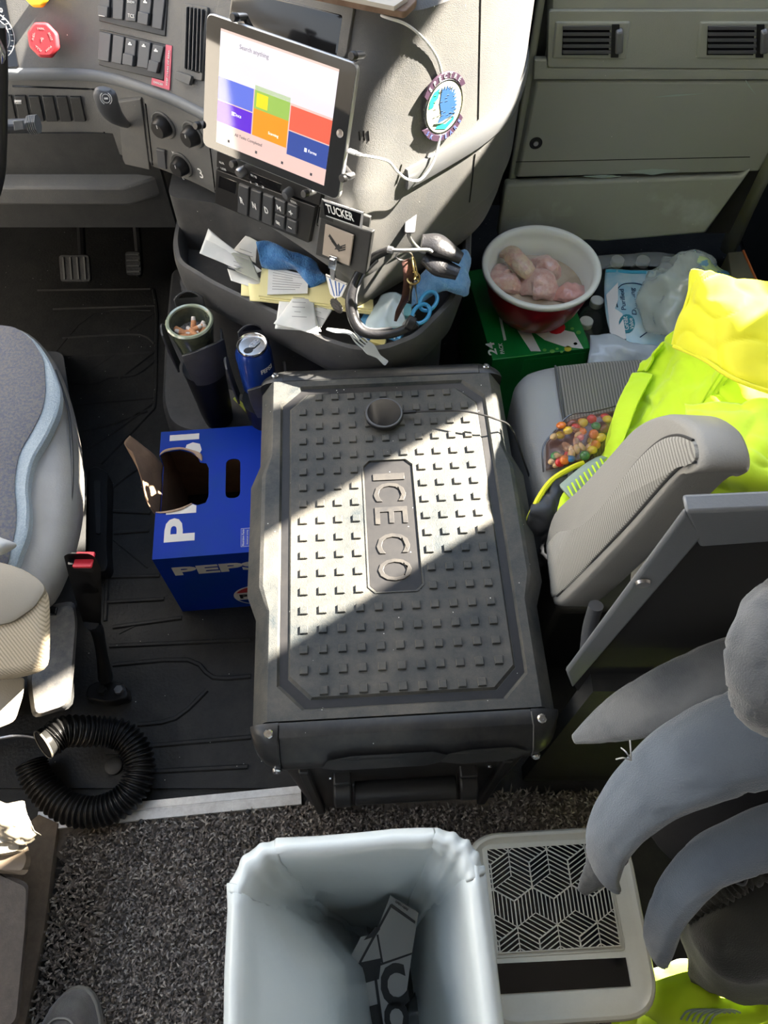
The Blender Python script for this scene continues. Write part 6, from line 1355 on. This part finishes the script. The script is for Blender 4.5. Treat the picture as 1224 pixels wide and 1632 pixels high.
# raised armrest on its left side: profile surveyed in the plane X = .25
grv = mat('armrest_vinyl', (.30, .295, .275), .5, bump=.2, bscale=500); cord2 = mat('armrest_cord', (.38, .375, .345), .95, bump=.5, bscale=800, wave=((.22, .215, .20), 60, 'Z', .5, 1.2))
A3 = XP(870, 850, .25); B3 = G(1085, 700, .86); HA2 = Pl(A3, (B3 - A3).cross(Vector((0, 1, .3))))
ao = [(866, 868), (880, 820), (925, 775), (970, 725), (1008, 683), (1045, 662), (1075, 662), (1102, 680), (1116, 712), (1118, 740), (1108, 752), (1078, 764), (990, 865), (888, 966), (874, 930)]
bm = NB(); H_ = [HA2.hit(*p)[0] for p in ao]; nA = HA2.hit(900, 850)[1]; cA = sum(H_, Vector()) / len(H_)
H_ = curve(H_ + [H_[0]], 4)[:-1]
def aring(k, d): return [cA + (p - cA) * k + nA * d for p in H_]
loft(bm, [aring(.90, -.056), aring(.97, -.053), aring(1, -.046), aring(1, -.010), aring(.975, -.002), aring(.93, .0)]); AB = obj('armrest', bm, grv, PS, ang=70, label='thick grey raised armrest with ribbed fabric side')
fs_ = [(872, 872), (890, 850), (928, 840), (970, 800), (1010, 745), (1050, 705), (1080, 694), (1106, 702), (1110, 736), (1076, 752), (988, 850), (889, 950), (878, 925)]
bm = NB(); F_ = curve([HA2.hit(*p)[0] for p in fs_ + [fs_[0]]], 4)[:-1]; cF = sum(F_, Vector()) / len(F_)
loft(bm, [[p + nA * -.004 for p in F_], [cF + (p - cF) * .995 + nA * .002 for p in F_], [cF + (p - cF) * .95 + nA * .004 for p in F_]]); obj('fabric_side', bm, cord2, AB, ang=60)
for nm, q in (('upper_seam', fs_[1:8]), ('lower_seam', fs_[8:12])):
    bm = NB(); tube(bm, [HA2.hit(*p)[0] + nA * .001 for p in q], .0018, n=6); obj(nm, bm, pipem, AB)
bm = NB(); tube(bm, [XP(950, 965, .285), XP(940, 1000, .285), XP(935, 1040, .285)], .010, n=14); obj('hinge_post', bm, swp, PS)
# metal-edged partition behind the seat
YPn = .30
PT = thing('bunk_partition', 'dark partition panel with a grey metal edge frame behind the passenger seat', 'partition', (.5, .28, 0)); edm = mat('frame_grey', (.20, .215, .235), .4, metal=.3, bump=.1)
pp = Pl((0, YPn, 0), (0, -1, 0))
bm = NB(); hprism(bm, pp, [(1092, 812), (1122, 848), (912, 1094), (902, 1068)], -.004, .003); obj('side_rail', bm, edm, PT, bevel=.003)
bm = NB(); hprism(bm, pp, [(1091, 811), (1420, 797), (1420, 846), (1114, 868)], -.014, .003); obj('top_rail', bm, edm, PT, bevel=.003)
bm = NB(); hprism(bm, pp, [(1112, 862), (1420, 840), (1420, 1400), (940, 1400), (922, 1110), (905, 1085)], -.018, -.008); obj('dark_panel', bm, mat('panel_black', (.014, .014, .014), .75), PT)
bm = NB(); bxx(bm, .26, .8, .285, .31, 0, .56); obj('lower_board', bm, darkp, PT)
M = hfr(pp, 1023, 922, lift=.004); bm = NB(); lathe(bm, [(.0075, 0), (.0065, .003), (.003, .0045)], M, 20); obj('rivet', bm, steel, PT)

# ------------------------------------------------------------------ hi-vis jacket over the seat
hv = mat('hivis_fabric', (.56, .80, .015), .75, bump=.35, bscale=60, sheen=.3, col2=(.60, .82, .02), cscale=6)
hv2 = mat('hivis_flap', (.72, .72, .01), .6, bump=.25, bscale=50, sheen=.2, col2=(.76, .70, .01), cscale=6)
JK = thing('hivis_jacket', 'fluorescent yellow safety jacket thrown over the passenger seat and armrest', 'jacket', (.55, .65, .452))
def jp(name, rows, m, th=.004, amp=.006, fs=14, seed=1, n=12, par=None):
    bm = NB(); grid(bm, [[G(*p) for p in r] for r in rows], n, amp, fs, seed, crease=.55); return obj(name, bm, m, par or JK, solid=th, ang=80)
jp('jacket_body', [[(1035, 590, .50), (1060, 545, .56), (1090, 520, .62), (1180, 520, .68), (1300, 520, .68)],
                   [(1012, 600, .475), (1050, 575, .52), (1100, 570, .58), (1180, 590, .64), (1300, 600, .66)],
                   [(990, 655, .47), (1030, 640, .50), (1085, 640, .56), (1170, 655, .62), (1300, 660, .66)],
                   [(972, 700, .465), (1010, 700, .49), (1075, 700, .54), (1165, 720, .60), (1300, 720, .66)],
                   [(960, 745, .462), (990, 760, .475), (1060, 770, .50), (1160, 790, .56), (1300, 800, .62)]], hv, amp=.012, fs=15, seed=3, n=14)
jp('back_drape', [[(1090, 640, .66), (1165, 640, .70), (1230, 640, .72), (1330, 640, .72)], [(1095, 690, .69), (1165, 700, .73), (1230, 705, .74), (1330, 705, .74)], [(1095, 750, .68), (1170, 760, .73), (1230, 765, .74), (1330, 765, .74)], [(1080, 820, .60), (1165, 825, .66), (1230, 830, .68), (1330, 830, .68)]], hv, amp=.010, seed=5)
jp('hood_flap', [[(1104, 432, .70), (1135, 436, .72), (1180, 446, .74), (1320, 470, .76)], [(1096, 470, .69), (1130, 480, .73), (1180, 492, .75), (1320, 515, .76)], [(1082, 515, .67), (1125, 530, .71), (1180, 548, .735), (1320, 575, .75)], [(1072, 548, .65), (1120, 568, .69), (1180, 604, .72), (1320, 650, .74)]], hv2, th=.006, amp=.007, fs=11, seed=7, n=14)
bm = NB(); tube(bm, [G(1074, 552, .655), G(1120, 572, .695), G(1180, 608, .725), G(1320, 654, .745)], .003, n=8); obj('flap_hem', bm, hv2, JK)
bm = NB(); tube(bm, [G(1106, 430, .703), G(1098, 470, .693), G(1084, 515, .673), G(1073, 550, .653)], .003, n=8); obj('flap_hem', bm, hv2, JK)
jp('front_placket', [[(1008, 596, .492), (1024, 594, .50), (1040, 596, .51)], [(985, 645, .49), (1002, 640, .50), (1020, 636, .51)], [(970, 690, .485), (985, 690, .495), (998, 690, .50)], [(962, 735, .48), (972, 738, .488), (980, 740, .49)]], hv, amp=.003, seed=8)
jp('lower_sleeve', [[(966, 715, .475), (985, 715, .485), (1000, 735, .48)], [(925, 765, .475), (945, 752, .49), (975, 770, .49)], [(893, 790, .472), (905, 785, .485), (925, 800, .485)], [(885, 815, .468), (895, 815, .478), (912, 825, .475)]], hv, amp=.004, seed=9)
rfl = mat('reflective_stripes', (.26, .33, .28), .4)
sl = jp('reflective_band', [[(968, 730, .494), (955, 728, .497), (982, 752, .503)], [(930, 754, .494), (922, 752, .497), (960, 785, .504)], [(900, 778, .490), (893, 776, .493), (925, 812, .497)]], rfl, amp=.001, seed=9, n=5)
for k in range(9):
    bm = NB(); x = 905 + k * 6.5; tube(bm, [G(x, 775 - k * 5.5, .503), G(x + 16, 806 - k * 5.5, .507)], .0016, n=6, res=1); obj('sleeve_stripe', bm, hv, sl)
bm = NB(); tube(bm, [G(838, 838, .455), G(858, 795, .475), G(880, 765, .482), G(912, 745, .485), G(930, 738, .485)], .0045, n=8); obj('hem_piping', bm, hv2, JK)
lm_ = mat('jacket_lining', (.02, .022, .026), .5, coat=.2, bump=.2, bscale=60)
jp('dark_lining', [[(858, 800, .47), (880, 770, .48), (905, 755, .48)], [(838, 830, .46), (868, 812, .47), (900, 800, .475)], [(836, 870, .42), (860, 860, .44), (890, 850, .45)], [(848, 905, .36), (862, 905, .38), (885, 890, .40)]], lm_, amp=.010, seed=11, fs=20)
for k in range(3):
    bm = NB(); tube(bm, [G(1150 + k * 8, 592 + k * 2, .64), G(1120 + k * 8, 640, .60), G(1112 + k * 7, 672, .585)], .0012, n=6); obj('stitch_line', bm, mat('stitch_green', (.40, .62, .02), .7), JK)
# bag of trail mix
t = thing('snack_bag', 'open clear plastic bag of trail mix lying on the passenger seat', 'bag', G(920, 710, .457))
bagm = mat('bag_film', (.22, .12, .10), .06, coat=1, alpha=.30, bump=.6, bscale=30)  # clear film tinted dark red to carry the shading inside the bag
bm = NB(); grid(bm, [[G(908, 662, .462), G(935, 660, .48), G(955, 658, .485), G(982, 648, .48)], [G(885, 685, .465), G(920, 685, .505), G(950, 685, .51), G(978, 672, .49)], [G(868, 708, .464), G(900, 712, .505), G(940, 718, .51), G(970, 705, .485)], [G(866, 735, .462), G(890, 735, .48), G(925, 740, .48), G(955, 725, .47)], [G(866, 753, .460), G(890, 750, .462), G(915, 742, .462), G(940, 732, .462)]], 6, .006, 30, 4)
obj('bag_film', bm, bagm, t, ang=80)
bm = NB(); tube(bm, [G(866, 752, .463), G(866, 712, .468), G(885, 686, .47), G(908, 662, .468), G(945, 656, .478), G(981, 647, .482)], .0014, n=6); obj('bag_edge', bm, mat('bag_seam', (.04, .035, .035), .2, coat=1), t)
bm = NB(); grid(bm, [[G(870, 708, .459), G(905, 672, .459), G(978, 655, .459)], [G(870, 730, .459), G(920, 710, .459), G(970, 690, .459)], [G(870, 750, .459), G(905, 742, .459), G(940, 732, .459)]], 4); obj('bag_back', bm, mat('bag_dark', (.06, .03, .025), .3, coat=.5), t, solid=.0008)
cm = {n: mat('mix_' + n, c, .3, coat=.4, col2=tuple(min(1, x * 1.15) for x in c), cscale=100) for n, c in dict(red=(.50, .02, .02), orange=(.60, .15, .02), yellow=(.60, .42, .03), green=(.03, .22, .06), blue=(.02, .15, .35), brown=(.13, .035, .02), peanut=(.58, .38, .18), almond=(.28, .13, .06)).items()}
def cand(n, shape):
    bm = NB(); bmesh.ops.create_uvsphere(bm, u_segments=14, v_segments=9, radius=1)
    for v in bm.verts: v.co = Vector((v.co.x * shape[0], v.co.y * shape[1], v.co.z * shape[2]))
    o = obj(dict(peanut='peanut', almond='almond', brown='raisin').get(n, 'candy'), bm, cm[n]); return tag(o, '', 'nut' if n in ('peanut', 'almond') else 'raisin' if n == 'brown' else 'candy')
proto = {n: cand(n, s) for n, s in dict(red=(.0065, .0065, .004), orange=(.0065, .0065, .004), yellow=(.0065, .0065, .004), green=(.0065, .0065, .004), blue=(.0065, .0065, .004), brown=(.008, .006, .004), peanut=(.0075, .0045, .004), almond=(.010, .0055, .0035)).items()}
used = set(); random.seed(31)
names = dict(red='red', orange='orange', yellow='yellow', green='green', blue='blue', brown='dark brown raisin', peanut='pale peanut half', almond='brown almond')
fixed = [('blue', 909, 731), ('green', 932, 726), ('orange', 946, 692), ('yellow', 905, 686), ('red', 918, 680), ('red', 943, 668), ('orange', 900, 733), ('green', 950, 679), ('peanut', 919, 716), ('peanut', 926, 712), ('yellow', 958, 697), ('yellow', 968, 668)]
pts_ = list(fixed)
for k in range(34):
    u = random.random(); v = random.random(); x = 880 + u * 88 ; y = 742 - v * 62 - u * 18
    if y < 660 + max(0, (905 - x)) * 1.2 or x > 972: continue
    pts_.append((random.choice(('red', 'red', 'orange', 'brown', 'brown', 'peanut', 'peanut', 'peanut', 'almond', 'almond', 'yellow', 'green')), x, y))
for k, (n, x, y) in enumerate(pts_):
    p = G(x, y, .472 + (.012 if k < 12 else (k % 3) * .006)); 
    o = proto[n] if n not in used else dup(proto[n]); used.add(n)
    o.location = p; o.scale = (1.25,) * 3; o.rotation_euler = (random.uniform(-.5, .5), random.uniform(-.5, .5), random.uniform(0, 3))
    nm = names[n]; o['group'] = 'trail mix %s pieces in the bag' % n
    o['label'] = ('%s candy among the trail mix in the clear bag' % nm) if n in ('red', 'orange', 'yellow', 'green') else 'only blue candy in the bag of trail mix' if n == 'blue' else '%s among the trail mix in the clear bag' % nm
for n in proto:
    if n not in used: bpy.data.objects.remove(proto[n])

# ------------------------------------------------------------------ hoodie hanging at the lower right, trousers, safety vest
hd = mat('charcoal_fleece', (.10, .125, .16), .97, sheen=.5, bump=.5, bscale=700, col2=(.13, .16, .20), cscale=9); hd2 = mat('charcoal_fleece_worn', (.085, .095, .108), .97, sheen=.5, bump=.5, bscale=700, col2=(.15, .16, .17), cscale=14)
HO = thing('hoodie', 'charcoal fleece hoodie hanging with both long sleeves down at the right edge', 'hoodie', (.42, .15, .55))
def folds(a, b, s): return lambda u, th: 1 - .07 * max(0, 1 - 7 * abs(noise.noise(Vector((math.cos(th) * 1.5, math.sin(th) * 1.5, u * b * 1.5 + s + 20))))) + a * noise.noise(Vector((math.cos(th) * 1.2, math.sin(th) * 1.2, u * b + s))) + .05 * noise.noise(Vector((math.cos(th) * 2.6, math.sin(th) * 2.6, u * b * 1.2 + s + 9))) + .03 * noise.noise(Vector((math.cos(th) * 4, math.sin(th) * 4, u * b * 3 + s)))
def slv(name, pts, rs, m, fl=.6, a=.15, b=4, s=0, par=None, up=None): 
    bm = NB(); tube(bm, [G(*p) for p in pts], rs, n=36, res=12, flat=fl, mod=folds(a, b, s), up=up or (0, 0, 1)); return obj(name, bm, m, par or HO, ang=180, sub=0)
slv('sleeve', [(1330, 1150, .74), (1224, 1168, .74), (1110, 1208, .71), (1030, 1262, .66), (974, 1330, .59), (962, 1380, .52), (978, 1412, .48)], [.052, .050, .045, .036, .030, .024, .012], hd, .55, .09, 4, 2)
slv('cuff', [(972, 1360, .52), (952, 1392, .48), (930, 1420, .44)], [.022, .018, .008], hd2, .6, .1, 3, 4)
slv('sleeve', [(1330, 1300, .66), (1224, 1335, .64), (1128, 1378, .60), (1072, 1440, .54), (1050, 1500, .46), (1052, 1532, .42)], [.032, .031, .027, .0235, .021, .011], hd, .6, .09, 4, 6)
slv('hood_roll', [(1330, 1040, .72), (1215, 1065, .72), (1120, 1090, .70), (1040, 1122, .66), (970, 1152, .61), (915, 1178, .56)], [.040, .040, .038, .034, .023, .006], hd2, .5, .08, 3, 8)
slv('hood', [(1244, 940, .93), (1240, 985, .95), (1238, 1050, .95), (1240, 1105, .93), (1250, 1150, .90)], [.014, .028, .036, .036, .020], hd2, .8, .12, 5, 10)
slv('body', [(1320, 1200, .58), (1200, 1240, .58), (1110, 1290, .54), (1060, 1340, .47)], [.10, .09, .07, .035], mat('fleece_shaded', (.018, .018, .020), .97, bump=.3, bscale=500), .4, .1, 3, 12)  # body uses a near-black fleece copy with the shade in its colour
bm = NB(); 
for k in range(7): tube(bm, [G(1018 + k * 13, 1186 - k * 3, .645), G(1020 + k * 13, 1196 - k * 3, .652)], .0012, n=5, res=1)
bm.free()
for i, (x1, y1) in enumerate(((982, 1210), (990, 1192), (1004, 1180))):
    bm = NB(); tube(bm, [G(1006, 1212, .69), G((1006 + x1) / 2, (1212 + y1) / 2 - 3, .70), G(x1, y1, .69)], .0008, n=5); obj('loose_thread', bm, greyprint, HO)
t = thing('dark_trousers', 'black elastic-waist trousers bundled under the hoodie sleeve at lower right', 'trousers', G(1170, 1500, .2)); kn = mat('black_knit', (.026, .027, .022), .95, sheen=.3, bump=.5, bscale=500)
bm = NB(); grid(bm, [[G(1120, 1420, .40), G(1160, 1395, .44), G(1200, 1375, .46), (G(1320, 1350, .46))], [G(1092, 1455, .36), G(1140, 1450, .46), G(1195, 1445, .48), G(1320, 1440, .48)], [G(1080, 1495, .32), G(1130, 1510, .44), G(1190, 1520, .46), G(1320, 1520, .46)], [G(1095, 1545, .28), G(1140, 1560, .38), G(1190, 1572, .40), G(1320, 1570, .40)], [G(1115, 1575, .22), G(1150, 1588, .26), G(1195, 1596, .28), G(1320, 1590, .28)]], 7, .010, 16, 13)
obj('folded_leg', bm, kn, t, solid=.02, soff=-1, ang=80)
bm = NB(); tube(bm, [G(1098, 1455, .41), G(1125, 1435, .45), G(1160, 1412, .475), G(1200, 1392, .49), G(1300, 1372, .49)], [.012, .014, .015, .014, .014], n=20, res=14, mod=lambda u, th: 1 + .22 * math.sin(u * 110)); obj('waistband', bm, kn, t, ang=180)
bm = NB(); tube(bm, [G(1170, 1405, .50), G(1185, 1410, .505), G(1190, 1398, .505), G(1184, 1385, .50)], .0018, n=6); obj('drawstring', bm, greyt, t)
VS = thing('safety_vest', 'crumpled fluorescent yellow vest with a reflective band on the floor, lower right corner', 'vest', G(1130, 1610, .15))
bm = NB(); grid(bm, [[G(1010, 1600, .12), G(1050, 1575, .18), G(1090, 1568, .20), G(1150, 1575, .20), G(1320, 1560, .20)], [G(985, 1625, .12), G(1030, 1600, .17), G(1085, 1598, .24), G(1150, 1600, .23), G(1320, 1600, .24)], [G(975, 1655, .10), G(1040, 1640, .19), G(1090, 1640, .22), G(1150, 1640, .24), G(1320, 1640, .24)], [G(980, 1700, .10), G(1040, 1700, .16), G(1090, 1700, .20), G(1150, 1700, .20), G(1320, 1700, .20)]], 8, .020, 16, 17)
vv_ = obj('vest_body', bm, hv, VS, solid=.02, soff=-1, ang=80)
for k in range(6):
    bm = NB(); tube(bm, [G(1085 + k * 9, 1625 + k * 1.5, .262), G(1095 + k * 9, 1612 + k, .268), G(1118 + k * 9, 1609, .266), G(1140 + k * 8, 1614, .26)], .0014, n=6); obj('reflective_stripe', bm, rfl, vv_)
